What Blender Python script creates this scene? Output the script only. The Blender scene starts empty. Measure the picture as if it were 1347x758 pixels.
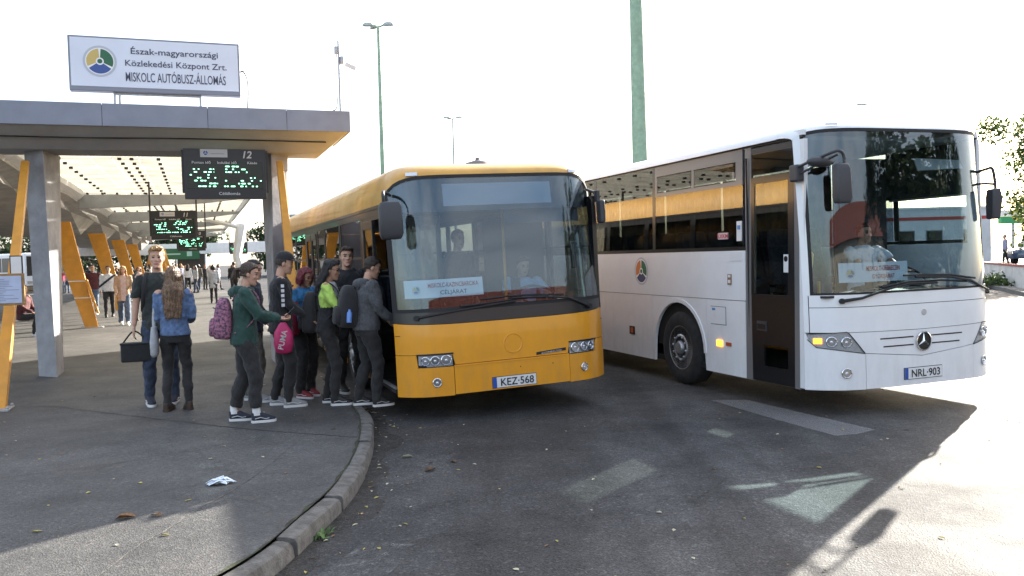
import bpy, bmesh, math, random
import numpy as np
from mathutils import Matrix, Vector

random.seed(7)
np.random.seed(7)
scene = bpy.context.scene
COL = scene.collection
R = math.radians

# ------------------------------------------------------------------ camera
PITCH, ROLL, EYE = 0.0367, 0.0265, 1.8075
cam_data = bpy.data.cameras.new("camera")
cam_data.sensor_width = 36.0
cam_data.lens = 36.0 * 1131.04 / 1347.0
cam_data.clip_start = 0.05
cam_data.clip_end = 2000.0
cam = bpy.data.objects.new("camera", cam_data)
COL.objects.link(cam)
_fw = Vector((0, math.cos(PITCH), -math.sin(PITCH)))
_up0 = Vector((0, math.sin(PITCH), math.cos(PITCH)))
_x0 = Vector((1, 0, 0))
_rt = _x0 * math.cos(ROLL) - _up0 * math.sin(ROLL)
_up = _x0 * math.sin(ROLL) + _up0 * math.cos(ROLL)
_m = Matrix.Identity(4)
for _i in range(3):
    _m[_i][0] = _rt[_i]; _m[_i][1] = _up[_i]; _m[_i][2] = -_fw[_i]
_m[2][3] = EYE
cam.matrix_world = _m
scene.camera = cam
scene.render.resolution_x, scene.render.resolution_y = 1024, 576

# ------------------------------------------------------------------ sky and sun
SUN_AZ, SUN_EL = R(36.5), R(22.5)        # azimuth from +Y towards +X
world = bpy.data.worlds.new("World")
scene.world = world
world.use_nodes = True
wn, wl = world.node_tree.nodes, world.node_tree.links
wn.clear()
sky = wn.new("ShaderNodeTexSky")
sky.sky_type = 'NISHITA'
sky.sun_disc = False
sky.sun_elevation = SUN_EL
sky.sun_rotation = SUN_AZ
sky.altitude = 150
sky.air_density = 1.0
sky.dust_density = 3.2
sky.ozone_density = 1.0
bg = wn.new("ShaderNodeBackground")
bg.inputs['Strength'].default_value = 0.10
wo = wn.new("ShaderNodeOutputWorld")
# thin bright veil of high cloud over the whole sky
tc = wn.new("ShaderNodeTexCoord")
mp = wn.new("ShaderNodeMapping"); mp.inputs['Scale'].default_value = (1.6, 1.6, 5.0)
nz = wn.new("ShaderNodeTexNoise"); nz.inputs['Scale'].default_value = 2.2; nz.inputs['Detail'].default_value = 7
cr = wn.new("ShaderNodeValToRGB")
cr.color_ramp.elements[0].position = 0.38; cr.color_ramp.elements[0].color = (0.06, 0.06, 0.06, 1)
cr.color_ramp.elements[1].position = 0.62; cr.color_ramp.elements[1].color = (0.36, 0.36, 0.36, 1)
mx = wn.new("ShaderNodeMix"); mx.data_type = 'RGBA'
wl.new(tc.outputs['Generated'], mp.inputs['Vector'])
wl.new(mp.outputs['Vector'], nz.inputs['Vector'])
wl.new(nz.outputs['Fac'], cr.inputs['Fac'])
wl.new(cr.outputs['Color'], mx.inputs['Factor'])
wl.new(sky.outputs['Color'], mx.inputs['A'])
mx.inputs['B'].default_value = (7.5, 7.5, 7.6, 1)
wl.new(mx.outputs['Result'], bg.inputs['Color'])
wl.new(bg.outputs['Background'], wo.inputs['Surface'])

sun_data = bpy.data.lights.new("sun", 'SUN')
sun_data.energy = 5.0
sun_data.angle = R(0.55)
sun_data.color = (1.0, 0.93, 0.82)
sun = bpy.data.objects.new("sun", sun_data)
COL.objects.link(sun)
_sd = Vector((math.sin(SUN_AZ) * math.cos(SUN_EL), math.cos(SUN_AZ) * math.cos(SUN_EL), math.sin(SUN_EL)))
sun.rotation_euler = _sd.to_track_quat('Z', 'Y').to_euler()
sun.location = _sd * 80

vs = scene.view_settings
vs.view_transform = 'Standard'
vs.look = 'None'
vs.gamma = 1.0
vs.use_curve_mapping = False
vs.exposure = 2.05
cy = scene.cycles
cy.max_bounces = 8; cy.diffuse_bounces = 3; cy.glossy_bounces = 4
cy.transmission_bounces = 6; cy.transparent_max_bounces = 24
cy.sample_clamp_indirect = 6.0
cy.use_denoising = True
cy.caustics_reflective = False; cy.caustics_refractive = False

# ------------------------------------------------------------------ materials
MATS = {}
def mat(name, col, rough=0.6, metal=0.0, spec=0.5, var=0.0, vscale=8.0, bump=0.0, bscale=40.0, coat=0.0,
        col2=None, emit=None, estr=0.0, sheen=0.0, dirt=0.0, grime=0.0):
    """procedural principled material: base colour broken by noise, optional bump, optional dirt blotches"""
    if name in MATS: return MATS[name]
    m = bpy.data.materials.new(name); m.use_nodes = True
    n, l = m.node_tree.nodes, m.node_tree.links
    b = n['Principled BSDF']
    b.inputs['Roughness'].default_value = rough
    b.inputs['Metallic'].default_value = metal
    b.inputs['Specular IOR Level'].default_value = spec
    b.inputs['Coat Weight'].default_value = coat
    b.inputs['Coat Roughness'].default_value = 0.08
    if sheen: b.inputs['Sheen Weight'].default_value = sheen
    c = (*col, 1)
    if var or col2 or bump or dirt:
        t = n.new("ShaderNodeTexCoord")
    if var or col2 or dirt:
        z = n.new("ShaderNodeTexNoise"); z.inputs['Scale'].default_value = vscale; z.inputs['Detail'].default_value = 5
        l.new(t.outputs['Object'], z.inputs['Vector'])
        r = n.new("ShaderNodeValToRGB")
        r.color_ramp.elements[0].position = 0.36; r.color_ramp.elements[1].position = 0.64
        if col2:
            r.color_ramp.elements[0].color = (*col2, 1); r.color_ramp.elements[1].color = c
        else:
            r.color_ramp.elements[0].color = (*[max(0, k * (1 - var)) for k in col], 1)
            r.color_ramp.elements[1].color = (*[min(1, k * (1 + var)) for k in col], 1)
        l.new(z.outputs['Fac'], r.inputs['Fac'])
        out = r.outputs['Color']
        if dirt:
            z2 = n.new("ShaderNodeTexNoise"); z2.inputs['Scale'].default_value = 1.7; z2.inputs['Detail'].default_value = 9
            z2.inputs['Roughness'].default_value = 0.7
            l.new(t.outputs['Object'], z2.inputs['Vector'])
            r2 = n.new("ShaderNodeValToRGB")
            r2.color_ramp.elements[0].position = 0.45; r2.color_ramp.elements[0].color = (0, 0, 0, 1)
            r2.color_ramp.elements[1].position = 0.75; r2.color_ramp.elements[1].color = (dirt, dirt, dirt, 1)
            l.new(z2.outputs['Fac'], r2.inputs['Fac'])
            mm = n.new("ShaderNodeMix"); mm.data_type = 'RGBA'
            l.new(r2.outputs['Color'], mm.inputs['Factor']); l.new(out, mm.inputs['A'])
            mm.inputs['B'].default_value = (0.13, 0.115, 0.095, 1)
            out = mm.outputs['Result']
            ra = n.new("ShaderNodeMath"); ra.operation = 'MULTIPLY_ADD'
            l.new(r2.outputs['Color'], ra.inputs[0]); ra.inputs[1].default_value = 0.5; ra.inputs[2].default_value = rough
            l.new(ra.outputs[0], b.inputs['Roughness'])
        if grime:
            # road dirt thrown up on the lower bodywork, in runs and blotches
            sp_ = n.new("ShaderNodeSeparateXYZ"); l.new(t.outputs['Object'], sp_.inputs[0])
            mg = n.new("ShaderNodeMapRange"); mg.inputs['From Min'].default_value = 1.25; mg.inputs['From Max'].default_value = .25
            l.new(sp_.outputs['Z'], mg.inputs['Value'])
            mp2 = n.new("ShaderNodeMapping"); mp2.inputs['Scale'].default_value = (9, 9, 2.2); l.new(t.outputs['Object'], mp2.inputs['Vector'])
            z4 = n.new("ShaderNodeTexNoise"); z4.inputs['Scale'].default_value = 1.0; z4.inputs['Detail'].default_value = 8; z4.inputs['Roughness'].default_value = .7
            l.new(mp2.outputs['Vector'], z4.inputs['Vector'])
            r4 = n.new("ShaderNodeValToRGB"); r4.color_ramp.elements[0].position = .38; r4.color_ramp.elements[1].position = .72
            l.new(z4.outputs['Fac'], r4.inputs['Fac'])
            mu = n.new("ShaderNodeMath"); mu.operation = 'MULTIPLY'; l.new(mg.outputs['Result'], mu.inputs[0]); l.new(r4.outputs['Color'], mu.inputs[1])
            mu2 = n.new("ShaderNodeMath"); mu2.operation = 'MULTIPLY'; l.new(mu.outputs[0], mu2.inputs[0]); mu2.inputs[1].default_value = grime
            m5 = n.new("ShaderNodeMix"); m5.data_type = 'RGBA'; l.new(mu2.outputs[0], m5.inputs['Factor']); l.new(out, m5.inputs['A'])
            m5.inputs['B'].default_value = (.16, .14, .11, 1); out = m5.outputs['Result']
        l.new(out, b.inputs['Base Color'])
    else:
        b.inputs['Base Color'].default_value = c
    if bump:
        z3 = n.new("ShaderNodeTexNoise"); z3.inputs['Scale'].default_value = bscale; z3.inputs['Detail'].default_value = 6
        l.new(t.outputs['Object'], z3.inputs['Vector'])
        bp = n.new("ShaderNodeBump"); bp.inputs['Strength'].default_value = bump; bp.inputs['Distance'].default_value = 0.02
        l.new(z3.outputs['Fac'], bp.inputs['Height']); l.new(bp.outputs['Normal'], b.inputs['Normal'])
    if emit:
        b.inputs['Emission Color'].default_value = (*emit, 1); b.inputs['Emission Strength'].default_value = estr
    MATS[name] = m
    return m

def glass(name, tint, ior=1.5, rough=0.0, haze=0.0):
    """thin pane: clear or tinted see-through with Fresnel reflection, lets sunlight through"""
    if name in MATS: return MATS[name]
    m = bpy.data.materials.new(name); m.use_nodes = True
    n, l = m.node_tree.nodes, m.node_tree.links
    n.clear()
    o = n.new("ShaderNodeOutputMaterial")
    tr = n.new("ShaderNodeBsdfTransparent"); tr.inputs['Color'].default_value = (*tint, 1)
    gl = n.new("ShaderNodeBsdfGlossy"); gl.inputs['Roughness'].default_value = rough; gl.inputs['Color'].default_value = (1, 1, 1, 1)
    fr = n.new("ShaderNodeFresnel")
    # the node inverts the index on back faces; feed it the inverse there, so both faces of the pane act like an air-to-glass face
    ge = n.new("ShaderNodeNewGeometry"); mr = n.new("ShaderNodeMapRange")
    mr.inputs['To Min'].default_value = ior; mr.inputs['To Max'].default_value = 1.0 / ior
    l.new(ge.outputs['Backfacing'], mr.inputs['Value']); l.new(mr.outputs['Result'], fr.inputs['IOR'])
    mx = n.new("ShaderNodeMixShader")
    l.new(fr.outputs['Fac'], mx.inputs['Fac'])
    if haze:
        df = n.new("ShaderNodeBsdfDiffuse"); df.inputs['Color'].default_value = (0.5, 0.5, 0.48, 1)
        m2 = n.new("ShaderNodeMixShader"); m2.inputs['Fac'].default_value = haze
        l.new(tr.outputs[0], m2.inputs[1]); l.new(df.outputs[0], m2.inputs[2])
        l.new(m2.outputs[0], mx.inputs[1])
    else:
        l.new(tr.outputs['BSDF'], mx.inputs[1])
    l.new(gl.outputs['BSDF'], mx.inputs[2])
    l.new(mx.outputs['Shader'], o.inputs['Surface'])
    MATS[name] = m
    return m

def asphalt(name, base, tone, rough=0.55, seed=0.0, crack=0.6, spec=0.5, track=0.0):
    if name in MATS: return MATS[name]
    m = bpy.data.materials.new(name); m.use_nodes = True
    n, l = m.node_tree.nodes, m.node_tree.links
    b = n['Principled BSDF']
    t = n.new("ShaderNodeTexCoord")
    mp = n.new("ShaderNodeMapping"); mp.inputs['Location'].default_value = (seed, seed * 1.7, 0)
    l.new(t.outputs['Object'], mp.inputs['Vector'])
    def noise(sc, det, ro=0.55):
        z = n.new("ShaderNodeTexNoise"); z.inputs['Scale'].default_value = sc; z.inputs['Detail'].default_value = det
        z.inputs['Roughness'].default_value = ro; l.new(mp.outputs['Vector'], z.inputs['Vector']); return z.outputs['Fac']
    def ramp(src, p0, p1, c0, c1):
        r = n.new("ShaderNodeValToRGB")
        r.color_ramp.elements[0].position = p0; r.color_ramp.elements[1].position = p1
        r.color_ramp.elements[0].color = (*c0, 1); r.color_ramp.elements[1].color = (*c1, 1)
        l.new(src, r.inputs['Fac']); return r.outputs['Color']
    def mul(a, c, fac=1.0):
        x = n.new("ShaderNodeMix"); x.data_type = 'RGBA'; x.blend_type = 'MULTIPLY'; x.inputs['Factor'].default_value = fac
        l.new(a, x.inputs['A']); l.new(c, x.inputs['B']); return x.outputs['Result']
    big = ramp(noise(0.35, 6, 0.6), 0.35, 0.68, [k * 0.72 for k in base], [k * 1.18 for k in tone])
    mid = ramp(noise(2.3, 6, 0.65), 0.3, 0.7, (0.72, 0.72, 0.72), (1.2, 1.2, 1.2))
    v = n.new("ShaderNodeTexVoronoi"); v.inputs['Scale'].default_value = 95
    l.new(mp.outputs['Vector'], v.inputs['Vector'])
    agg = ramp(v.outputs['Color'], 0.15, 0.9, (0.62, 0.61, 0.6), (1.45, 1.43, 1.38))
    fine = ramp(noise(300, 2), 0.35, 0.7, (0.75, 0.75, 0.75), (1.3, 1.3, 1.28))
    c = mul(mul(mul(big, mid), agg), fine)
    v2 = n.new("ShaderNodeTexVoronoi"); v2.inputs['Scale'].default_value = 46; l.new(mp.outputs['Vector'], v2.inputs['Vector'])
    sv_ = n.new("ShaderNodeSeparateXYZ"); l.new(v2.outputs['Color'], sv_.inputs[0])
    c = mul(c, ramp(sv_.outputs['X'], 0.86, 0.95, (1, 1, 1), (1.5, 1.49, 1.46)))
    # oil drips and stains with shapes of their own
    st = ramp(noise(0.9, 8, 0.72), 0.6, 0.74, (1, 1, 1), (0.62, 0.6, 0.58))
    c = mul(c, st, 0.8)
    # trodden gum and drips: scattered round spots
    v3_ = n.new("ShaderNodeTexVoronoi"); v3_.inputs['Scale'].default_value = 2.6; v3_.inputs['Randomness'].default_value = 1.0; l.new(mp.outputs['Vector'], v3_.inputs['Vector'])
    c = mul(c, ramp(v3_.outputs['Distance'], 0.035, 0.06, (0.55, 0.54, 0.53), (1, 1, 1)))
    if track:
        # tyre-polished bands along the driving direction
        mt = n.new("ShaderNodeMapping"); mt.inputs['Rotation'].default_value = (0, 0, -track); mt.inputs['Scale'].default_value = (1.5, 0.06, 1)
        l.new(t.outputs['Object'], mt.inputs['Vector'])
        zt = n.new("ShaderNodeTexNoise"); zt.inputs['Scale'].default_value = 1.0; zt.inputs['Detail'].default_value = 5; l.new(mt.outputs['Vector'], zt.inputs['Vector'])
        c = mul(c, ramp(zt.outputs['Fac'], 0.42, 0.6, (0.78, 0.78, 0.78), (1.1, 1.1, 1.1)))
    # hairline cracks
    if crack:
        vc = n.new("ShaderNodeTexVoronoi"); vc.feature = 'DISTANCE_TO_EDGE'; vc.inputs['Scale'].default_value = 0.42
        dm = n.new("ShaderNodeMapping"); l.new(t.outputs['Object'], dm.inputs['Vector'])
        zz = n.new("ShaderNodeTexNoise"); zz.inputs['Scale'].default_value = 1.4; zz.inputs['Detail'].default_value = 6
        l.new(t.outputs['Object'], zz.inputs['Vector'])
        va = n.new("ShaderNodeVectorMath"); va.operation = 'MULTIPLY_ADD'
        l.new(zz.outputs['Color'], va.inputs[0]); va.inputs[1].default_value = (0.9, 0.9, 0); l.new(mp.outputs['Vector'], va.inputs[2])
        l.new(va.outputs[0], vc.inputs['Vector'])
        ck = ramp(vc.outputs['Distance'], 0.0, 0.006, (0.35, 0.34, 0.32), (1, 1, 1))
        c = mul(c, ck, crack)
    l.new(c, b.inputs['Base Color'])
    rr = ramp(noise(1.1, 5), 0.3, 0.75, (rough - 0.08,) * 3, (rough + 0.12,) * 3)
    l.new(rr, b.inputs['Roughness'])
    b.inputs['Specular IOR Level'].default_value = spec
    bp = n.new("ShaderNodeBump"); bp.inputs['Strength'].default_value = 0.55; bp.inputs['Distance'].default_value = 0.006
    l.new(v.outputs['Distance'], bp.inputs['Height'])
    bp2 = n.new("ShaderNodeBump"); bp2.inputs['Strength'].default_value = 0.35; bp2.inputs['Distance'].default_value = 0.02
    l.new(noise(7, 5), bp2.inputs['Height']); l.new(bp.outputs['Normal'], bp2.inputs['Normal'])
    l.new(bp2.outputs['Normal'], b.inputs['Normal'])
    MATS[name] = m
    return m

def translucent(name, col, amount):
    if name in MATS: return MATS[name]
    m = bpy.data.materials.new(name); m.use_nodes = True
    n, l = m.node_tree.nodes, m.node_tree.links
    n.clear()
    o = n.new("ShaderNodeOutputMaterial")
    d = n.new("ShaderNodeBsdfDiffuse"); t = n.new("ShaderNodeBsdfTranslucent"); x = n.new("ShaderNodeMixShader")
    z = n.new("ShaderNodeTexNoise"); z.inputs['Scale'].default_value = 1.5; z.inputs['Detail'].default_value = 8
    tc = n.new("ShaderNodeTexCoord"); l.new(tc.outputs['Object'], z.inputs['Vector'])
    r = n.new("ShaderNodeValToRGB"); r.color_ramp.elements[0].position = 0.3; r.color_ramp.elements[1].position = 0.6
    r.color_ramp.elements[0].color = (*[k * 0.7 for k in col], 1); r.color_ramp.elements[1].color = (*col, 1)
    l.new(z.outputs['Fac'], r.inputs['Fac'])
    l.new(r.outputs['Color'], d.inputs['Color']); l.new(r.outputs['Color'], t.inputs['Color'])
    x.inputs['Fac'].default_value = amount
    l.new(d.outputs[0], x.inputs[1]); l.new(t.outputs[0], x.inputs[2]); l.new(x.outputs[0], o.inputs['Surface'])
    MATS[name] = m
    return m

# ------------------------------------------------------------------ mesh helpers
class MB:
    def __init__(s): s.v = []; s.f = []
    def add(s, vs, fs):
        k = len(s.v); s.v += [tuple(map(float, p)) for p in vs]; s.f += [tuple(i + k for i in f) for f in fs]; return s
    def box(s, x0, x1, y0, y1, z0, z1):
        return s.add([(x0,y0,z0),(x1,y0,z0),(x1,y1,z0),(x0,y1,z0),(x0,y0,z1),(x1,y0,z1),(x1,y1,z1),(x0,y1,z1)],
                     [(0,3,2,1),(4,5,6,7),(0,1,5,4),(1,2,6,5),(2,3,7,6),(3,0,4,7)])
    def obox(s, c, ax, ay, az):
        """box from centre and three half-axis vectors"""
        c, ax, ay, az = map(np.array, (c, ax, ay, az))
        vs = [c + i * ax + j * ay + k * az for k in (-1, 1) for i, j in ((-1,-1),(1,-1),(1,1),(-1,1))]
        return s.add(vs, [(0,3,2,1),(4,5,6,7),(0,1,5,4),(1,2,6,5),(2,3,7,6),(3,0,4,7)])
    def loft(s, rings, caps=True, close=True):
        n = len(rings[0]); vs = [p for r in rings for p in r]; fs = []
        for i in range(len(rings) - 1):
            for j in range(n if close else n - 1):
                a, b = i * n + j, i * n + (j + 1) % n
                fs.append((a, b, b + n, a + n))
        if caps:
            fs.append(tuple(reversed(range(n)))); fs.append(tuple(range((len(rings) - 1) * n, len(rings) * n)))
        return s.add(vs, fs)
    def prism(s, poly, z0, z1):
        return s.loft([[(x, y, z0) for x, y in poly], [(x, y, z1) for x, y in poly]])
    def tube(s, pts, rad, n=10, caps=True, flat=1.0):
        pts = [np.array(p, float) for p in pts]
        rad = rad if hasattr(rad, '__len__') else [rad] * len(pts)
        rings = []; ref = None
        for i, p in enumerate(pts):
            t = pts[min(i + 1, len(pts) - 1)] - pts[max(i - 1, 0)]
            t = t / (np.linalg.norm(t) + 1e-9)
            if ref is None: ref = np.array([0, 0, 1.0]) if abs(t[2]) < 0.9 else np.array([0, 1.0, 0])
            a = np.cross(t, ref); a /= np.linalg.norm(a) + 1e-9
            b = np.cross(a, t); ref = b
            rings.append([p + rad[i] * (math.cos(k * 2 * math.pi / n) * a + flat * math.sin(k * 2 * math.pi / n) * b) for k in range(n)])
        return s.loft(rings, caps)
    def lathe(s, prof, c=(0,0,0), n=24, axis='z'):
        rings = []
        for r, h in prof:
            ring = []
            for k in range(n):
                a = 2 * math.pi * k / n; x, y = r * math.cos(a), r * math.sin(a)
                if axis == 'z': q = (x, y, h)
                elif axis == 'x': q = (h, x, y)
                else: q = (x, h, -y)
                ring.append((q[0] + c[0], q[1] + c[1], q[2] + c[2]))
            rings.append(ring)
        return s.loft(rings)
    def grid(s, fn, nu, nv, back=None):
        """sheet fn(u,v); with back(u,v) it becomes a closed slab"""
        vs = [fn(i / nu, j / nv) for j in range(nv + 1) for i in range(nu + 1)]; w = nu + 1
        fs = [(j*w+i, j*w+i+1, (j+1)*w+i+1, (j+1)*w+i) for j in range(nv) for i in range(nu)]
        if back:
            k = len(vs)
            vs += [back(i / nu, j / nv) for j in range(nv + 1) for i in range(nu + 1)]
            fs += [(k+(j+1)*w+i, k+(j+1)*w+i+1, k+j*w+i+1, k+j*w+i) for j in range(nv) for i in range(nu)]
            for i in range(nu):
                fs.append((i + 1, i, k + i, k + i + 1)); o = nv * w
                fs.append((o + i, o + i + 1, k + o + i + 1, k + o + i))
            for j in range(nv):
                fs.append((j*w, (j+1)*w, k+(j+1)*w, k+j*w)); o = nu
                fs.append(((j+1)*w+o, j*w+o, k+j*w+o, k+(j+1)*w+o))
        return s.add(vs, fs)
    def ellipsoid(s, c, r, n=14, m=9, M=None):
        rings = []
        for i in range(m + 1):
            a = math.pi * (i + 0.02 * (i == 0) - 0.02 * (i == m)) / m
            ring = []
            for k in range(n):
                b = 2 * math.pi * k / n
                q = np.array([r[0]*math.sin(a)*math.cos(b), r[1]*math.sin(a)*math.sin(b), -r[2]*math.cos(a)])
                if M is not None: q = M @ q
                ring.append(q + np.array(c))
            rings.append(ring)
        return s.loft(rings)
    def xf(s, M):
        M = Matrix(M); s.v = [tuple(M @ Vector(p)) for p in s.v]; return s
    def build(s, name, m, parent=None, smooth=None, bevel=0.0, seg=2, recalc=True):
        me = bpy.data.meshes.new(name)
        me.from_pydata(s.v, [], s.f)
        if recalc:
            bm = bmesh.new(); bm.from_mesh(me); bmesh.ops.recalc_face_normals(bm, faces=bm.faces); bm.to_mesh(me); bm.free()
        o = bpy.data.objects.new(name, me); COL.objects.link(o)
        for q in (m if isinstance(m, (list, tuple)) else [m]): me.materials.append(q)
        if smooth is not None:
            me.polygons.foreach_set('use_smooth', [True] * len(me.polygons))
            me.set_sharp_from_angle(angle=R(smooth))
        if bevel:
            b = o.modifiers.new('edge', 'BEVEL'); b.width = bevel; b.segments = seg; b.limit_method = 'ANGLE'; b.angle_limit = R(35)
            b.harden_normals = False
        if parent: o.parent = parent
        return o

def tag(o, label=None, cat=None, group=None, kind=None):
    if label: o['label'] = label
    if cat: o['category'] = cat
    if group: o['group'] = group
    if kind: o['kind'] = kind
    return o
def empty(name, loc=(0,0,0), rz=0.0, label=None, cat=None, group=None):
    o = bpy.data.objects.new(name, None); COL.objects.link(o); o.location = loc; o.rotation_euler = (0, 0, rz)
    o.empty_display_size = 0.2
    return tag(o, label, cat, group)
def dup(o, parent, M=None):
    c = o.copy(); COL.objects.link(c); c.parent = parent
    if M is not None: c.matrix_basis = M
    return c
_textcache = {}
def text(name, s, m, parent, M, h=0.1, sx=1.0, bold=0.0, depth=0.002, align='CENTER', shear=0.0, w=None):
    """flat lettering, x right, y up in its own plane, placed by matrix M; h = cap height, bottom line at y = 0"""
    key = (s, bold, shear, align, depth, round(h, 4), round(sx, 4), w)
    if key not in _textcache:
        cu = bpy.data.curves.new(name, 'FONT'); cu.body = s; cu.align_x = align; cu.offset = bold; cu.shear = shear
        cu.resolution_u = 3; cu.extrude = 0.0
        o = bpy.data.objects.new(name, cu); COL.objects.link(o)
        dg = bpy.context.evaluated_depsgraph_get(); dg.update()
        me = bpy.data.meshes.new_from_object(o.evaluated_get(dg))
        bpy.data.objects.remove(o)
        k = h / 0.70
        if w:
            xs_ = [v.co.x for v in me.vertices]; sx = w / ((max(xs_) - min(xs_)) * k)
        for v in me.vertices: v.co = (v.co.x * k * sx, v.co.y * k, depth)
        me.materials.clear(); _textcache[key] = me
    me = _textcache[key].copy(); me.name = name
    me.materials.append(m)
    o = bpy.data.objects.new(name, me); COL.objects.link(o); o.parent = parent
    o.matrix_basis = M
    return o
def frame_M(o, x, y):
    """matrix with origin o, x axis and y axis given; z is the face normal"""
    x = Vector(x).normalized(); y = Vector(y); z = x.cross(y).normalized(); y = z.cross(x)
    M = Matrix.Identity(4)
    for i in range(3): M[i][0] = x[i]; M[i][1] = y[i]; M[i][2] = z[i]; M[i][3] = o[i]
    return M
# ================================================================== SETTING
PZ = 0.12                      # height of the raised platform above the carriageway
M_road = asphalt('asphalt_road', (0.071, 0.0725, 0.077), (0.076, 0.076, 0.079), rough=0.72, seed=3.1, crack=0.35, spec=.14, track=.34)
M_plat = asphalt('asphalt_platform', (0.071, 0.071, 0.072), (0.083, 0.0815, 0.081), rough=0.62, seed=11.0, crack=0.5)
M_kerb = mat('kerb_concrete', (0.125, 0.12, 0.112), 0.85, var=0.3, vscale=14, bump=0.5, bscale=55, dirt=0.45)
M_dark = mat('joint_dark', (0.025, 0.024, 0.022), 0.9)

def gsheet(name, poly, z, m, parent=None):
    mb = MB(); mb.add([(x, y, z) for x, y in poly], [tuple(range(len(poly)))])
    return mb.build(name, m, parent)
g = gsheet('ground', [(-700, -700), (700, -700), (700, 900), (-700, 900)], 0.0, M_road); tag(g, kind='structure')

# kerb line (road-side top edge), from beyond the bottom of the frame to the far end of the bay
KERB = [(-9.0, -0.2), (-6.0, 0.3), (-3.7, 1.5), (-2.3, 3.0), (-1.68, 4.2), (-1.43, 4.85), (-1.33, 5.63), (-1.26, 6.46), (-1.30, 7.5),
        (-1.42, 8.5), (-1.62, 9.5), (-2.0, 10.6)]
_d = np.array([-0.3424, 0.9395]); _k = np.array(KERB[-1])
for t in (3, 8, 14, 22, 34, 60, 80): KERB.append(tuple(_k + _d * t))
def catmull(P, n=10):
    P = [np.array(p, float) for p in P]; out = []
    for i in range(len(P) - 1):
        p0 = P[max(i - 1, 0)]; p1 = P[i]; p2 = P[i + 1]; p3 = P[min(i + 2, len(P) - 1)]
        for k in range(n):
            t = k / n
            out.append(0.5 * ((2 * p1) + (-p0 + p2) * t + (2 * p0 - 5 * p1 + 4 * p2 - p3) * t * t + (-p0 + 3 * p1 - 3 * p2 + p3) * t ** 3))
    out.append(P[-1]); return np.array(out)
kp = catmull(KERB, 12)
seg = np.r_[0, np.cumsum(np.linalg.norm(np.diff(kp, axis=0), axis=1))]
def kerb_at(s):
    x = np.interp(s, seg, kp[:, 0]); y = np.interp(s, seg, kp[:, 1])
    x2 = np.interp(s + 0.05, seg, kp[:, 0]); y2 = np.interp(s + 0.05, seg, kp[:, 1])
    t = np.array([x2 - x, y2 - y]); t /= np.linalg.norm(t) + 1e-9
    return np.array([x, y]), t, np.array([-t[1], t[0]])      # point, tangent, inward normal (to the platform)
KW = 0.125
inner = []
for s in np.arange(0, seg[-1] - 0.1, 0.4):
    p, t, n = kerb_at(s); inner.append(tuple(p + n * (KW + 0.004)))
poly = inner + [(-90, 95), (-90, -0.2)]
mb = MB(); nb = len(poly)
mb.add([(x, y, PZ) for x, y in poly] , [tuple(range(nb))])
plat = mb.build('pavement', M_plat); tag(plat, kind='structure')
kerb = empty('kerb'); tag(kerb, kind='structure')
s = 0.0; i = 0
rk = random.Random(4)
while s < 32:
    L = 0.92 if s < 17 else 1.0
    L += rk.uniform(-0.06, 0.06)
    mb = MB(); rings = []; offs = rk.uniform(-.008, .016)
    wob = [rk.uniform(-0.016, 0.012) for _ in range(4)]
    for k in range(5):
        q = s + 0.016 + (L - 0.032) * k / 4
        p, t, n = kerb_at(q)
        chip = 0.012 * rk.random() + (0.03 * rk.random() if k in (0, 4) else 0)
        zt = PZ + 0.002 + wob[0] * .6 - .006 + (wob[1] - wob[0]) * k / 4 - (0.012 * rk.random() if k in (0, 4) else 0.003 * rk.random())
        o = 0.012 * rk.random() + offs
        prof = [(-0.012, -0.06), (-0.010 + o, zt - 0.035), (-0.002 + o + chip * .3, zt - 0.010), (0.014 + o + chip, zt), (KW - 0.006, zt + 0.001), (KW, zt - 0.005), (KW, -0.06)]
        rings.append([(p[0] + n[0] * a, p[1] + n[1] * a, z) for a, z in prof])
    mb.loft(rings)
    o = mb.build('kerb_stone', M_kerb, kerb, smooth=28)
    s += L; i += 1
# grime and moss strip between kerb and platform
M_moss = mat('kerb_moss', (0.05, 0.062, 0.025), 0.95, col2=(0.03, 0.028, 0.022), vscale=9, bump=0.8, bscale=90)
mb = MB(); pts = []
for s in np.arange(5.5, 17.5, 0.08):
    p, t, n = kerb_at(s); w = 0.006 + 0.03 * abs(math.sin(s * 3.1) * math.sin(s * 7.7)) * rk.random() ** 0.6
    pts.append((p + n * (KW - 0.004), p + n * (KW + w)))
vsx = []
for a, b in pts: vsx += [(a[0], a[1], PZ + 0.005), (b[0], b[1], PZ + 0.005)]
mb.add(vsx, [(2*i, 2*i+1, 2*i+3, 2*i+2) for i in range(len(pts) - 1)])
mossy = mb.build('moss', M_moss); tag(mossy, 'strip of moss and grit along the back of the kerb', 'moss', kind='stuff')
# gutter dirt along the kerb foot
M_grit = asphalt('gutter_grit', (0.06, 0.055, 0.045), (0.085, 0.075, 0.06), rough=0.85, seed=5.0, crack=0)
mb = MB(); pts = []
for s in np.arange(4.5, 15.5, 0.1):
    p, t, n = kerb_at(s); w = 0.16 + 0.12 * math.sin(s * 1.3) * math.sin(s * 4.1) + 0.06 * rk.random()
    pts.append((p + n * 0.0, p - n * max(0.05, w)))
vsx = []
for a, b in pts: vsx += [(a[0], a[1], 0.004), (b[0], b[1], 0.004)]
mb.add(vsx, [(2*i, 2*i+1, 2*i+3, 2*i+2) for i in range(len(pts) - 1)])
GD = mb

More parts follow.
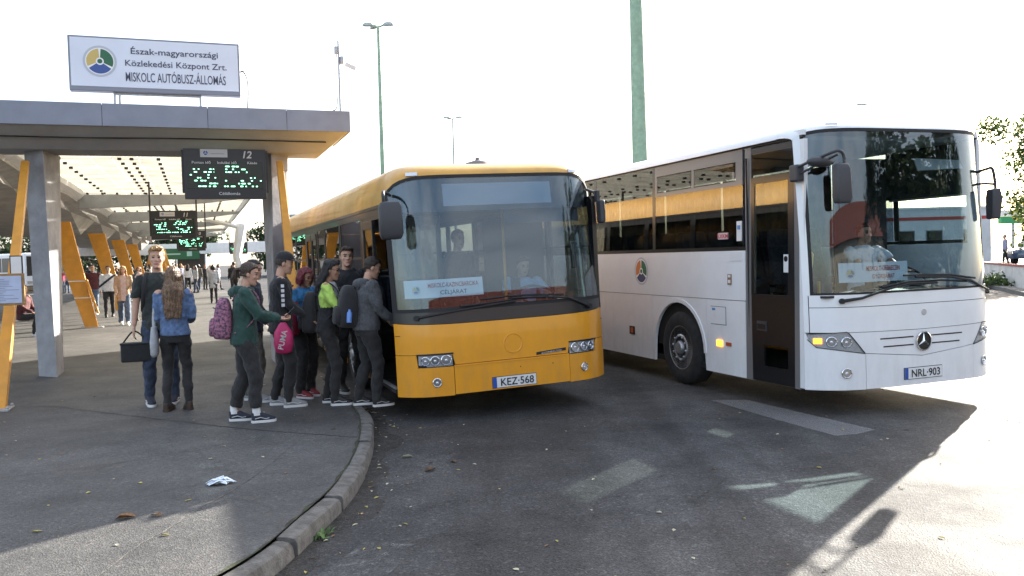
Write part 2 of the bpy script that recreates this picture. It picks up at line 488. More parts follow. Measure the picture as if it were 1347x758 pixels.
# seams in the platform asphalt
def seam(name, pts, w, z, m, parent):
    mb = MB(); vs_ = []; P = catmull(pts, 8)
    for i, p in enumerate(P):
        t = P[min(i + 1, len(P) - 1)] - P[max(i - 1, 0)]; t /= np.linalg.norm(t) + 1e-9; n = np.array([-t[1], t[0]])
        j = n * rk.uniform(-0.008, 0.008); ww = w * rk.uniform(0.5, 1.3)
        vs_ += [(*(p + j + n * ww), z), (*(p + j - n * ww), z)]
    mb.add(vs_, [(2*i, 2*i+1, 2*i+3, 2*i+2) for i in range(len(P) - 1)])
    o = mb.build(name, m, parent)
    return o
M_seam = mat('seam_tar', (0.035, 0.034, 0.033), 0.7, var=0.3, vscale=20)
seam('seam', [(-6.6, 10.46), (-5.78, 10.5), (-4.99, 10.06), (-3.8, 9.33), (-2.69, 8.69), (-1.52, 8.15)], 0.007, PZ + 0.004, M_seam, plat)
seam('seam', [(-7.9, 14.55), (-6.5, 14.5), (-4.5, 15.2), (-2.9, 15.9)], 0.007, PZ + 0.004, M_seam, plat)
seam('seam', [(-2.29, 4.2), (-2.30, 5.11), (-2.25, 5.39), (-2.21, 5.85), (-2.1, 6.6), (-2.05, 8.4)], 0.004, PZ + 0.004, M_kerb, plat)
seam('seam', [(-5.6, 6.2), (-4.2, 6.9), (-3.0, 7.6)], 0.003, PZ + 0.004, M_seam, plat)

# worn road paint
def worn_paint(name, col, thr):
    m = bpy.data.materials.new(name); m.use_nodes = True
    n, l = m.node_tree.nodes, m.node_tree.links
    b = n['Principled BSDF']; b.inputs['Base Color'].default_value = (*col, 1); b.inputs['Roughness'].default_value = 0.75
    t = n.new("ShaderNodeTexCoord"); z = n.new("ShaderNodeTexNoise"); z.inputs['Scale'].default_value = 9; z.inputs['Detail'].default_value = 10
    z.inputs['Roughness'].default_value = 0.75
    l.new(t.outputs['Object'], z.inputs['Vector'])
    r = n.new("ShaderNodeValToRGB"); r.color_ramp.elements[0].position = thr; r.color_ramp.elements[1].position = thr + 0.16
    r.color_ramp.elements[0].color = (0.04, 0.04, 0.04, 1); r.color_ramp.elements[1].color = (0.42, 0.42, 0.42, 1)
    l.new(z.outputs['Fac'], r.inputs['Fac']); l.new(r.outputs['Color'], b.inputs['Alpha'])
    return m
o = GD.build('gutter_dirt', worn_paint('gutter_grit_thin', (.05, .043, .032), .40)); tag(o, kind='structure')
mk = gsheet('road_marking', [(2.37, 10.36), (2.81, 10.29), (3.22, 9.25), (3.55, 8.42), (3.30, 8.25), (3.07, 8.2), (2.72, 9.2)], 0.004, worn_paint('paint_worn', (0.3, 0.3, 0.3), 0.30)); tag(mk, kind='structure')
mk = gsheet('road_marking', [(-1.42, 4.2), (-1.15, 4.9), (-0.98, 5.45), (-0.66, 5.38), (-0.72, 5.0), (-0.9, 4.2)], 0.006, worn_paint('paint_very_worn', (0.42, 0.42, 0.41), 0.53)); tag(mk, kind='structure')

# fallen leaves: the ones large enough to point at, then the rest as scatter
M_leafs = [mat('leaf_tan', (0.24, 0.13, 0.06), 0.8, var=0.3, vscale=40), mat('leaf_yellow', (0.42, 0.36, 0.1), 0.8, var=0.25, vscale=40),
           mat('leaf_pale', (0.5, 0.47, 0.33), 0.8, var=0.2, vscale=40), mat('leaf_brown', (0.1, 0.06, 0.035), 0.85, var=0.3, vscale=40)]
def leaf_pts(x, y, z, ln, wd, a, curl, r):
    ca, sa = math.cos(a), math.sin(a)
    out = []
    for u, v, h in [(-1, 0, 0), (-0.5, -0.75, 1), (0.2, -0.9, .9), (0.7, -0.4, .6), (1, 0, .2), (0.7, 0.4, .8), (0.2, .9, 1.1), (-0.5, .75, .7), (0, 0, 0.1)]:
        X, Y = u * ln / 2, v * wd / 2
        out.append((x + X * ca - Y * sa, y + X * sa + Y * ca, z + curl * h * r.uniform(.5, 1.3)))
    return out
LF = [(8, i, (i + 1) % 8) for i in range(8)]
rl = random.Random(12)
def leaf(name, x, y, z, ln, wd, a, curl, m, label):
    mb = MB(); mb.add(leaf_pts(x, y, z + 0.004, ln, wd, a, curl, rl), LF)
    o = mb.build(name, m, recalc=False); tag(o, label, 'leaf', 'fallen leaves')
leaf('fallen_leaf', -2.63, 5.71, PZ, 0.13, 0.09, 0.3, 0.03, M_leafs[0], 'large crumpled tan leaf in the sunlit patch of pavement')
leaf('fallen_leaf', -2.44, 5.75, PZ, 0.09, 0.05, -0.2, 0.015, M_leafs[0], 'smaller tan leaf beside the large one in the sunlit patch')
leaf('fallen_leaf', -3.09, 5.46, PZ, 0.07, 0.03, 0.4, 0.01, M_leafs[1], 'slim yellow leaf at the shadow edge near the photo border')
leaf('fallen_leaf', -2.21, 5.32, PZ, 0.06, 0.03, 0.1, 0.008, M_leafs[1], 'small yellow leaf on the sunlit pavement seam')
leaf('fallen_leaf', -0.74, 7.26, 0, 0.11, 0.07, 0.6, 0.03, M_leafs[3], 'curled brown leaf on the road in front of yellow bus')
leaf('fallen_leaf', -1.0, 7.78, 0, 0.12, 0.05, 0.1, 0.02, M_leafs[2], 'pale curled leaf on the road close to the kerb')
leaf('fallen_leaf', -0.56, 7.56, 0, 0.09, 0.06, 2.1, 0.02, M_leafs[3], 'dark brown leaf on the road, farthest of the three from the kerb')
buckets = [MB() for _ in range(4)]
for i in range(300):
    if i < 150:
        s = rl.uniform(5, 15.5); p, t, n = kerb_at(s); q = p - n * (0.03 + abs(rl.gauss(0, 0.22)))
        x, y, z = q[0], q[1], 0.0
    elif i < 250:
        x, y, z = rl.uniform(-1, 7), rl.uniform(4.4, 9.5), 0.0
    else:
        x, y, z = rl.uniform(-6, -1.8), rl.uniform(5, 13), PZ
    ln = rl.uniform(0.02, 0.055)
    buckets[rl.choice([0, 1, 2, 2, 3])].add(leaf_pts(x, y, z + 0.004, ln, ln * rl.uniform(.3, .7), rl.uniform(0, 6.3), 0.006, rl), LF)
lit = MB(); fm = []
for k, b in enumerate(buckets):
    fm += [k] * len(b.f); lit.add(b.v, b.f)
o = lit.build('leaf_litter', M_leafs, recalc=False)
o.data.polygons.foreach_set('material_index', fm)
tag(o, 'small leaf fragments scattered over the asphalt and along the gutter', 'leaf litter', kind='stuff')

# crumpled paper tissue / glove on the pavement
M_paper = mat('crumpled_paper', (0.66, 0.72, 0.8), 0.8, var=0.12, vscale=60)
mb = MB(); rr_ = random.Random(3)
for k in range(11):
    a = rr_.uniform(-0.5, 0.75); L = rr_.uniform(0.07, 0.16); w = rr_.uniform(.012, .024)
    x0, y0 = -2.28 + rr_.uniform(-.035, .02), 6.54 + rr_.uniform(-.03, .03)
    P = [(x0 - L * .55, y0 - L * .45 * a, PZ + .008), (x0 - L*.1, y0 + rr_.uniform(-.02, .02), PZ + rr_.uniform(.018, .05)), (x0 + L * .3, y0 + L * .3 * a, PZ + rr_.uniform(.02, .055)), (x0 + L * .6, y0 + L * .5 * a, PZ + .01)]
    mb.tube(P, [w * .5, w, w * .9, w * .3], 6, flat=.35)
o = mb.build('crumpled_paper', M_paper, smooth=40); tag(o, 'crumpled pale blue-white paper lying on the shaded pavement', 'litter')
# weed at the kerb foot
M_weed = mat('weed_green', (0.1, 0.17, 0.05), 0.7, var=0.4, vscale=25)
mb = MB()
for k in range(34):
    a = rr_.uniform(0, 6.28); L = rr_.uniform(.025, .085); b = rr_.uniform(.2, 1.2)
    x0, y0 = -1.30 + rr_.uniform(-.03, .05), 5.57 + rr_.uniform(-.08, .08)
    dx, dy, dz = math.cos(a) * math.cos(b) * L, math.sin(a) * math.cos(b) * L, math.sin(b) * L * .8
    w = L * .22; nx, ny = -math.sin(a) * w, math.cos(a) * w
    mb.add([(x0, y0, .002), (x0 + dx * .6 + nx, y0 + dy * .6 + ny, dz * .7), (x0 + dx, y0 + dy, dz), (x0 + dx * .6 - nx, y0 + dy * .6 - ny, dz * .75)], [(0, 1, 2, 3)])
o = mb.build('weed', M_weed, recalc=False); tag(o, 'small green weed growing at the foot of the kerb', 'plant')

# ================================================================== CANOPY  (local x = across, y = along the bay)
CY = 0.3495
CO = (-7.1, 13.3, 0.0)
canopy = empty('platform_canopy', CO, CY, 'long grey platform canopy with cream roof sheets and slanting orange props', 'canopy')
M_black = mat('black_plastic', (0.018, 0.018, 0.02), 0.45)
M_fasc = mat('fascia_grey', (0.25, 0.27, 0.33), 0.55, var=0.06, vscale=3, dirt=0.18)
M_soff = mat('soffit_cool_grey', (0.42, 0.435, 0.45), 0.8, var=0.06, vscale=2, dirt=0.2, bump=0.1)  # bluish tint in the colour offsets orange light bounced off the bus roof
M_conc = mat('concrete_grey', (0.46, 0.45, 0.43), 0.85, var=0.1, vscale=3, bump=0.15, bscale=30, dirt=0.3)
M_coln = mat('column_paint', (0.31, 0.31, 0.33), 0.75, var=0.12, vscale=4, bump=0.2, bscale=25, dirt=0.45)
M_beam = mat('beam_grey', (0.34, 0.36, 0.38), 0.6, var=0.08, vscale=3, dirt=0.3)
M_roof = translucent('roof_sheet', (0.48, 0.445, 0.355), 0.70)
M_orange = mat('prop_orange', (0.62, 0.27, 0.025), 0.45, var=0.08, vscale=6, dirt=0.22, bump=0.05)
M_steel = mat('galvanised', (0.4, 0.41, 0.42), 0.45, metal=0.6, var=0.1, vscale=20)
M_white = mat('white_paint', (0.74, 0.74, 0.73), 0.5, var=0.04, vscale=5, dirt=0.15)
def cpart(name, mb, m, **k): return mb.build(name, m, canopy, **k)
# fascia panels
P0, P1 = -6.4, 4.57
edges = [P0, -5.1, -3.6, -2.1, -0.55, 0.85, 2.35, 3.55, P1]
for a, b in zip(edges[:-1], edges[1:]):
    mb = MB().box(a + .003, b - .003, -.63, -.6, 3.93, 4.27); cpart('fascia_panel', mb, M_fasc, bevel=.004)
for a, b in ((-.6, .3), (.3, 1.2)):
    mb = MB().box(P1 - .03, P1, a + .003, b - .003, 3.93, 4.27); cpart('fascia_panel', mb, M_fasc, bevel=.004)
mb = MB().box(P0, P1 - .032, -.597, 1.2, 4.2, 4.245); cpart('roof_slab', mb, M_fasc)
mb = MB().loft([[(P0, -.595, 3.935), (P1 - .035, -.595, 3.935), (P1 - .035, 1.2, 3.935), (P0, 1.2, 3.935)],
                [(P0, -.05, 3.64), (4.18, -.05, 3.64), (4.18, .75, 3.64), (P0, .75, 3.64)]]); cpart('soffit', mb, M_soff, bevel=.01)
# cable stapled along the soffit, hanger plates
MB().tube(catmull([(-6, -.35, 3.80), (-2, -.36, 3.795), (.5, -.34, 3.785), (2.0, -.36, 3.80), (4.2, -.35, 3.79)], 8), .011, 6).build('soffit_cable', M_black, canopy, smooth=60)
# columns
def wedge(pts_b, pts_t, z0, z1): return MB().loft([[(x, y, z0) for x, y in pts_b], [(x, y, z1) for x, y in pts_t]])
colb = [(0, 0), (0.0, .72), (-.22, .8), (-.30, .32)]
colt = [(-.06, .05), (.06, .95), (-.22, 1.0), (-.36, .3)]
cpart('column', wedge(colb, colt, 0.1, 3.66), M_coln, bevel=.015)
W2 = 3.28
cpart('column', wedge([(W2 - x, y) for x, y in reversed(colb)], [(W2 - x, y) for x, y in reversed(colt)], 0.1, 3.66), M_coln, bevel=.015)
def prop(b, t, wb, wt, th):
    b, t = np.array(b), np.array(t); mb = MB()
    mb.loft([[(b[0]-wb/2, b[1]-th/2, b[2]), (b[0]+wb/2, b[1]-th/2, b[2]), (b[0]+wb/2, b[1]+th/2, b[2]), (b[0]-wb/2, b[1]+th/2, b[2])],
             [(t[0]-wt/2, t[1]-th/2, t[2]), (t[0]+wt/2, t[1]-th/2, t[2]), (t[0]+wt/2, t[1]+th/2, t[2]), (t[0]-wt/2, t[1]+th/2, t[2])]])
    o = cpart('prop', mb, M_orange, bevel=.008)
    pl_ = MB().box(b[0] - wb * .9, b[0] + wb * .9, b[1] - th * 1.3, b[1] + th * 1.3, .118, .142).build('base_plate', M_steel, o, bevel=.004)
    for sx in (-1, 1):
        for sy in (-1, 1): MB().lathe([(.018, .142), (.018, .165), (.008, .175)], (b[0] + sx * wb * .75, b[1] + sy * th * 1.05, 0), 6).build('bolt', M_steel, o)
    return o
prop((-.2, -3.1, .1), (-.28, -.08, 3.45), .15, .10, .14)
prop((W2 + .12, -3.0, .1), (W2 + .18, -.08, 3.5), .15, .10, .14)
PQ = [12.0, 21.6, 31.0, 40.4]
for k, q in enumerate(PQ):
    p = prop((-.72, q - .3, .1), (-1.52, q + .25, 3.12), .33, .6, .13)
    if k == 0:
        for zz in (.95, 1.42):
            f = (zz - .1) / 3.02; cx_ = -.72 - .8 * f; w = .33 + .27 * f
            MB().box(cx_ - w / 2 - .006, cx_ + w / 2 + .006, q - .3 + .55 * f - .075, q - .3 + .55 * f + .075, zz, zz + .03).build('strap', M_white, p)
        MB().obox((-.72 - .8 * .3 + .27, q - .28, 1.0), (.035, 0, 0), (0, .04, 0), (-.14, .08, .48)).build('strap_board', M_orange, p, bevel=.01)
for q in (49.8, 59):
    for s_ in (-1, 1):
        cpart('prop', MB().loft([[(-.6 + s_*.9 - .15, q, .1), (-.6 + s_*.9 + .15, q, .1), (-.6 + s_*.9 + .15, q + .14, .1), (-.6 + s_*.9 - .15, q + .14, .1)],
                                 [(-.6 + s_*.12 - .2, q, 3.1), (-.6 + s_*.12 + .2, q, 3.1), (-.6 + s_*.12 + .2, q + .14, 3.1), (-.6 + s_*.12 - .2, q + .14, 3.1)]]), M_orange)
# folded concrete shell along the back of the bay
jq = [-.55, 7.3, 16.6, 26.0, 35.4, 44.8, 54.2, 63.6]
def ringJ(q): return [(-1.22, q, 4.12), (-1.30, q, 3.80), (-1.48, q, 3.74), (-1.75, q, 3.66), (-2.6, q, 3.55), (-6.4, q, 3.9), (-6.4, q, 4.2)]
def ringP(q): return [(-1.18, q, 4.12), (-1.24, q, 3.86), (-1.42, q, 3.78), (-1.50, q, 3.56), (-2.0, q, 3.06), (-6.4, q, 3.35), (-6.4, q, 4.2)]
for a, b in zip(jq[:-1], jq[1:]):
    c = (a + b) / 2
    mb = MB().loft([ringJ(a + .03), ringP(c), ringJ(b - .03)]); cpart('shell_segment', mb, M_conc)
    # sunlit gutter lip along its inner edge
    mb = MB().loft([[(-1.19 + (0.04 if k == 1 else 0), q, 4.17), (-1.12 + (.04 if k == 1 else 0), q, 4.17), (-1.12 + (.04 if k == 1 else 0), q, 4.02), (-1.27 + (.03 if k == 1 else 0), q, 3.86 + (.05 if k == 1 else 0))]
                    for k, q in enumerate((a + .05, c, b - .05))]); cpart('gutter_lip', mb, M_white)
# cross beams
for q in (14.6, 24.0, 33.4, 42.8, 52.2):
    mb = MB().loft([[(-1.25, q - .07, 3.62), (-1.25, q + .07, 3.62), (-1.25, q + .07, 4.06), (-1.25, q - .07, 4.06)],
                    [(2.4, q - .07, 3.78), (2.4, q + .07, 3.78), (2.4, q + .07, 4.06), (2.4, q - .07, 4.06)],
                    [(3.9, q - .07, 3.97), (3.9, q + .07, 3.97), (3.9, q + .07, 4.06), (3.9, q - .07, 4.06)]]); cpart('cross_beam', mb, M_beam, bevel=.008)
# translucent roof sheets: separate panels with narrow joints
ps = [-1.12, -.58, .02, .45, .98, 1.42, 2.0, 2.6, 3.2, 3.86]
qs = [.8, 4.0, 7.5, 11.0, 14.6, 19.3, 24.0, 28.7, 33.4, 38.1, 42.8, 47.5, 52.2]
for a, b in zip(ps[:-1], ps[1:]):
    for c, d in zip(qs[:-1], qs[1:]):
        mb = MB().add([(a + .008, c + .012, 4.165), (b - .008, c + .012, 4.165), (b - .008, d - .012, 4.165), (a + .008, d - .012, 4.165)], [(0, 1, 2, 3)]); cpart('roof_sheet', mb, M_roof)
for q in list(np.arange(2.4, 14, 1.15)) + list(np.arange(15.6, 55, 1.5)):
    cpart('purlin', MB().box(-1.12, 3.86, q - .006, q + .006, 4.18, 4.21), M_white)
mb = MB()
for p_ in (-.55, .62, .86, 1.4, 3.0):
    for q in np.arange(1.6, 40, .95): mb.box(p_ - .038, p_ + .038, q - .045, q + .045, 4.10, 4.15)
o = cpart('roof_clips', mb, M_black); o['kind'] = 'stuff'
mb = MB()
for q in (14.6, 24.0, 33.4):
    for p_ in np.arange(-1, 3.8, .42): mb.box(p_ - .03, p_ + .03, q - .09, q + .09, 4.07, 4.12)
o = cpart('beam_clips', mb, M_black); o['kind'] = 'stuff'
# right-hand eaves trim
cpart('eaves_trim', MB().box(3.87, 3.95, 1.2, 55, 4.05, 4.2), M_white)
# far end of the canopy: pale curved end beam
mb = MB(); rg = []
for k in range(13):
    p_ = -9 + 17 * k / 12; q = 60 + 4.5 * (1 - ((k - 6) / 6) ** 2)
    rg.append([(p_, q, 2.75), (p_, q + .4, 2.75), (p_, q + .4, 3.65), (p_, q, 3.65)])
mb.loft(rg); cpart('end_beam', mb, M_white)
mb = MB().tube([(4.6, 33, .1), (4.1, 33, 2.2), (4.4, 33, 3.9)], [.35, .22, .3], 6); cpart('end_post', mb, M_white, smooth=40)
mb = MB().tube([(4.4, 33, 3.7), (2.5, 33, 4.2)], .12, 6); cpart('end_post', mb, M_white)

# ---------------------------------------------------------------- logo of three segments
M_logo = [mat('logo_yellow', (0.62, 0.46, 0.15), .5), mat('logo_green', (0.03, 0.14, 0.07), .5), mat('logo_blue', (0.05, 0.1, 0.32), .5), mat('logo_ring', (0.5, 0.53, 0.6), .5), mat('logo_white', (0.85, 0.85, 0.86), .5), mat('logo_orange', (0.6, 0.2, 0.06), .5), mat('logo_navy', (0.05, 0.06, 0.14), .5)]
def logo(parent, M, r, cols=(0, 1, 2)):
    def disc(rad, z, n=40): return MB().add([(rad * math.cos(2*math.pi*k/n), rad * math.sin(2*math.pi*k/n), z) for k in range(n)], [tuple(range(n))])
    o = disc(r, .001).build('emblem', M_logo[3], parent, recalc=False); o.matrix_basis = M
    d = disc(r * .86, .002).build('emblem_disc', M_logo[4], o, recalc=False)
    for k, c in enumerate(cols):
        a0 = R([95, -25, 215][k]); a1 = R([205, 85, 325][k])
        pts = [(r * .8 * math.cos(a0 + (a1 - a0) * i / 12), r * .8 * math.sin(a0 + (a1 - a0) * i / 12), .003) for i in range(13)]
        pts += [(r * .24 * math.cos(a1 + (a0 - a1) * i / 6), r * .24 * math.sin(a1 + (a0 - a1) * i / 6), .003) for i in range(7)]
        MB().add(pts, [tuple(range(len(pts)))]).build('emblem_segment', M_logo[c], o, recalc=False)
    disc(r * .15, .003, 20).build('emblem_hub', M_logo[cols[1]], o, recalc=False)
    return o

# ---------------------------------------------------------------- station sign on the canopy
cM = Matrix.Translation(CO) @ Matrix.Rotation(CY, 4, 'Z')
sg = empty('station_sign', tuple(cM @ Vector((1.635, -.4, 4.27))), CY, 'long white station name sign standing on the canopy roof', 'sign')
M_signw = mat('sign_face', (0.72, 0.76, 0.86), .35, var=.03, vscale=2)
M_signt = mat('sign_lettering', (0.06, 0.065, 0.11), .5)
M_alu = mat('sign_frame', (0.22, 0.23, 0.27), .4, metal=.4)
hw, z0, z1 = 1.235, .22, 1.05
MB().box(-hw, hw, 0, .17, z0, z1).build('cabinet', M_alu, sg, bevel=.01)
MB().box(-hw + .03, hw - .03, -.006, -.002, z0 + .07, z1 - .03).build('face', M_signw, sg)
for x in (-.62, .62, -.55):
    MB().box(x - .017, x + .017, .06, .1, -.02, z0).build('support', M_steel, sg)
MB().box(-.62, .62, .07, .1, z0 - .035, z0 - .002).build('rail', M_steel, sg)
def fm(x, z, y=-.008): return frame_M((x, y, z), (1, 0, 0), (0, 0, 1))
text('lettering', 'Észak-magyarországi', M_signt, sg, fm(.27, z0 + .585), .092, 1.13, .010, w=1.27)
text('lettering', 'Közlekedési Központ Zrt.', M_signt, sg, fm(.29, z0 + .40), .092, 1.13, .010, w=1.48)
text('lettering', 'MISKOLC AUTÓBUSZ-ÁLLOMÁS', M_signt, sg, fm(.28, z0 + .165), .14, .665, .006, w=1.46)
logo(sg, fm(-.80, z0 + .45), .235)
# cable loop from the sign
mb = MB().tube(catmull([(hw + .0, .1, .62), (hw + .06, .1, .63), (hw + .12, .1, .45), (hw + .1, .1, -.02)], 6), .012, 6)
mb.build('cable', M_black, sg, smooth=60)

# camera mast at the roof corner
ms = empty('camera_mast', tuple(cM @ Vector((4.45, -.4, 4.27))), CY, 'thin steel mast with camera and junction box on the canopy corner', 'mast')
MB().tube([(0, 0, -.02), (0, 0, 1.2)], .02, 10).build('pole', M_steel, ms, smooth=50)
MB().box(-.07, -.02, -.04, .04, .98, 1.1).build('junction_box', M_steel, ms, bevel=.008)
MB().box(.02, .075, -.04, .04, .82, .94).build('bracket', M_steel, ms, bevel=.006)
MB().obox((.19, -.02, .78), (.085, -.02, -.04), (.008, .035, 0), (.012, 0, .03)).build('camera_head', M_white, ms, bevel=.008)
MB().tube(catmull([(-.04, 0, .97), (-.06, 0, .6), (-.05, 0, .15), (-.15, 0, .03), (-.5, 0, .015), (-.9, .0, .03), (-1.1, 0, .0)], 6), .009, 5).build('cable', M_black, ms, smooth=60)

# ---------------------------------------------------------------- departure displays
M_disp = mat('display_case', (0.016, 0.018, 0.022), .35)
M_screen = mat('display_screen', (0.008, 0.02, 0.014), .25)
M_led = mat('led_green', (0.1, 0.5, 0.3), .5, emit=(0.3, 1.0, 0.6), estr=1.5)
M_dtext = mat('display_print', (0.55, 0.55, 0.55), .5)
M_dplate = mat('display_plate', (0.5, 0.51, 0.53), .5)
def display(p, q, zt, w, h, num, label, hang_top, detail=True):
    d = empty('departure_display', tuple(cM @ Vector((p, q, zt - h))), CY, label, 'display', 'hanging departure displays')
    MB().box(-w/2, w/2, 0, .16, 0, h).build('case', M_disp, d, bevel=.006)
    for x in (-w/2 - .012, w/2 + .012):
        MB().box(x - .022, x + .022, .03, .12, h * .12, hang_top - (zt - h)).build('hanger', M_black, d)
    MB().box(-w/2 + .05, w/2 - .05, -.004, -.001, h * .19, h * .72).build('screen', M_screen, d)
    pl = MB().box(-w*.30, w*.03, -.006, -.002, h * .80, h * .955).build('plate', M_dplate, d)
    text('plate_print', '═════', M_signt, pl, fm(-w*.09, h * .84), h*.05, .7)
    if detail: logo(pl, fm(-w*.235, h*.88), h * .055, (2, 2, 2))
    text('platform_number', num, M_dtext, d, fm(w*.26, h*.79), h*.135, 1.0, .02, shear=.2)
    text('lettering', 'Pontos idő', M_dtext, d, fm(-w*.29, h*.675), h*.048, 1.15, .012)
    text('lettering', 'Indulási idő', M_dtext, d, fm(.02*w, h*.675), h*.048, 1.15, .012)
    text('lettering', 'Késés', M_dtext, d, fm(.33*w, h*.675), h*.048, 1.15, .012)
    text('lettering', 'Célállomás', M_dtext, d, fm(.04*w, h*.075), h*.055, 1.15, .012)
    r = random.Random(int(num)); led = MB()
    rows = [(.625, [(.0, .3)]), (.57, [(-.43, -.14), (.0, .28)]), (.515, [(-.43, -.14), (.0, .28)]), (.46, [(-.43, -.14)]), (.405, [(-.4, -.12), (.05, .1), (.3, .4)]),
            (.35, [(-.38, .44)]), (.295, [(-.2, -.1), (.15, .3)]), (.24, [(-.36, .44)])]
    for zz, spans in rows:
        for a, b in spans:
            x = a
            while x < b:
                L = r.choice([.014, .02, .035, .05]); 
                if r.random() < .55: led.box(x * w, min(x + L, b) * w, -.008, -.005, h * zz - h*.009, h * zz + h*.009)
                x += L + r.choice([.012, .02, .03])
    o = led.build('led_rows', M_led, d); o['kind'] = 'stuff'
    return d
display(2.60, -.12, 3.71, 1.27, .84, '12', 'nearest departure display, numbered 12, hanging under the front beam', 3.66)
display(1.53, 11.0, 3.34, 1.19, .80, '11', 'second departure display, numbered 11, hanging under the canopy roof', 4.15)
display(1.93, 20.0, 3.10, 1.0, .76, '10', 'third departure display, partly hidden behind display number 11', 4.15, False)
display(4.7, 45.0, 3.22, 1.1, .76, '9', 'farthest small departure display hanging near the second column', 4.2, False)

# ---------------------------------------------------------------- notice board on the near prop
nb_ = empty('notice_board', (-6.36, 10.75, 1.36), CY - .25, 'timetable board in a wooden frame on the near orange prop', 'notice board')
M_wood = mat('board_frame', (0.3, 0.17, 0.06), .6, var=.2, vscale=14)
M_sheet = mat('timetable_sheet', (0.45, 0.5, 0.66), .4, var=.08, vscale=5)
MB().box(-.34, .25, 0, .03, 0, .40).build('panel', M_wood, nb_, bevel=.004)
MB().box(-.31, .22, -.006, -.002, .03, .37).build('sheet', M_sheet, nb_)
mb = MB(); r = random.Random(8)
for k in range(13):
    zz = .06 + k * .022; mb.box(-.27, -.27 + r.uniform(.25, .46), -.008, -.007, zz, zz + .006)
mb.build('print_lines', mat('print_grey', (.22, .24, .32), .6), nb_)
nb2 = empty('small_notice_frame', (-6.42, 11.15, 1.72), CY, 'small dark framed notice fixed behind the timetable board', 'notice')
MB().box(-.07, .08, 0, .025, 0, .27).build('frame', M_black, nb2, bevel=.004)
MB().box(-.055, .065, -.006, -.002, .015, .255).build('sheet', M_white, nb2)
# ================================================================== BUSES
M_yel = mat('bus_yellow', (0.80, 0.335, 0.010), .32, coat=.5, var=.03, vscale=3, dirt=.10, grime=.28)
M_wht = mat('coach_white', (0.80, 0.81, 0.83), .3, coat=.5, var=.02, vscale=3, dirt=.07, grime=.16)
M_bk = mat('bus_black', (0.012, 0.012, 0.014), .3, coat=.2)
M_rub = mat('rubber_black', (0.014, 0.014, 0.015), .7)
M_tyre = mat('tyre', (0.02, 0.02, 0.021), .85, var=.3, vscale=12, bump=.2)
M_rim = mat('rim_silver', (0.42, 0.43, 0.45), .38, metal=.7, var=.1, vscale=20, dirt=.3)
M_under = mat('underbody', (0.012, 0.012, 0.012), .9)
M_chr = mat('chrome', (0.75, 0.75, 0.76), .12, metal=1.0)
M_lampbk = mat('lamp_housing', (0.6, 0.61, 0.63), .25, metal=.5)
M_refl = mat('lamp_reflector', (0.8, 0.8, 0.82), .08, metal=1.0)
M_amber = mat('amber_lit', (0.8, 0.25, 0.02), .3, emit=(1.0, 0.36, 0.04), estr=.9)
M_amb0 = mat('amber_reflector', (0.45, 0.1, 0.03), .3)
M_seam2 = mat('panel_gap', (0.02, 0.02, 0.022), .8)
M_int = mat('interior_grey', (0.2, 0.2, 0.21), .7, var=.1, vscale=5)
M_intd = mat('interior_dark', (0.03, 0.03, 0.034), .7)
M_ceil = mat('interior_ceiling', (0.45, 0.46, 0.48), .7)
M_seat = mat('seat_cloth', (0.035, 0.04, 0.06), .9, var=.3, vscale=25)
M_pole = mat('grab_pole', (0.62, 0.30, 0.03), .35)
M_card = mat('board_white', (0.78, 0.78, 0.79), .6, var=.03, vscale=4)
M_red = mat('board_red', (0.42, 0.03, 0.035), .6)
M_ink = mat('board_ink', (0.06, 0.07, 0.12), .6)
M_plate = mat('plate_white', (0.72, 0.73, 0.74), .4)
M_eu = mat('plate_blue', (0.02, 0.08, 0.38), .4)
M_wind = glass('windscreen', (0.76, 0.84, 0.88), 1.62)
M_sideg = glass('side_glass', (0.47, 0.51, 0.52), 1.75)
M_tintg = glass('tinted_glass', (0.40, 0.43, 0.44), 1.7)
M_clear = glass('clear_side_glass', (0.83, 0.88, 0.86), 1.6)
M_lens = glass('lamp_lens', (0.9, 0.92, 0.94), 1.45)
M_silv = mat('window_surround_grey', (0.16, 0.155, 0.155), .4, coat=.3)
M_mir = mat('mirror_shell', (0.045, 0.046, 0.052), .5)

def bus_root(name, X, Y, a, t, label):
    o = empty(name, label=label, cat='bus')
    o.matrix_world = Matrix.Translation((X, Y, 0)) @ Matrix.Rotation(a, 4, 'Z') @ Matrix.Translation((1.275, 0, .5)) @ Matrix.Rotation(-t, 4, 'Y') @ Matrix.Translation((-1.275, 0, -.5))
    return o

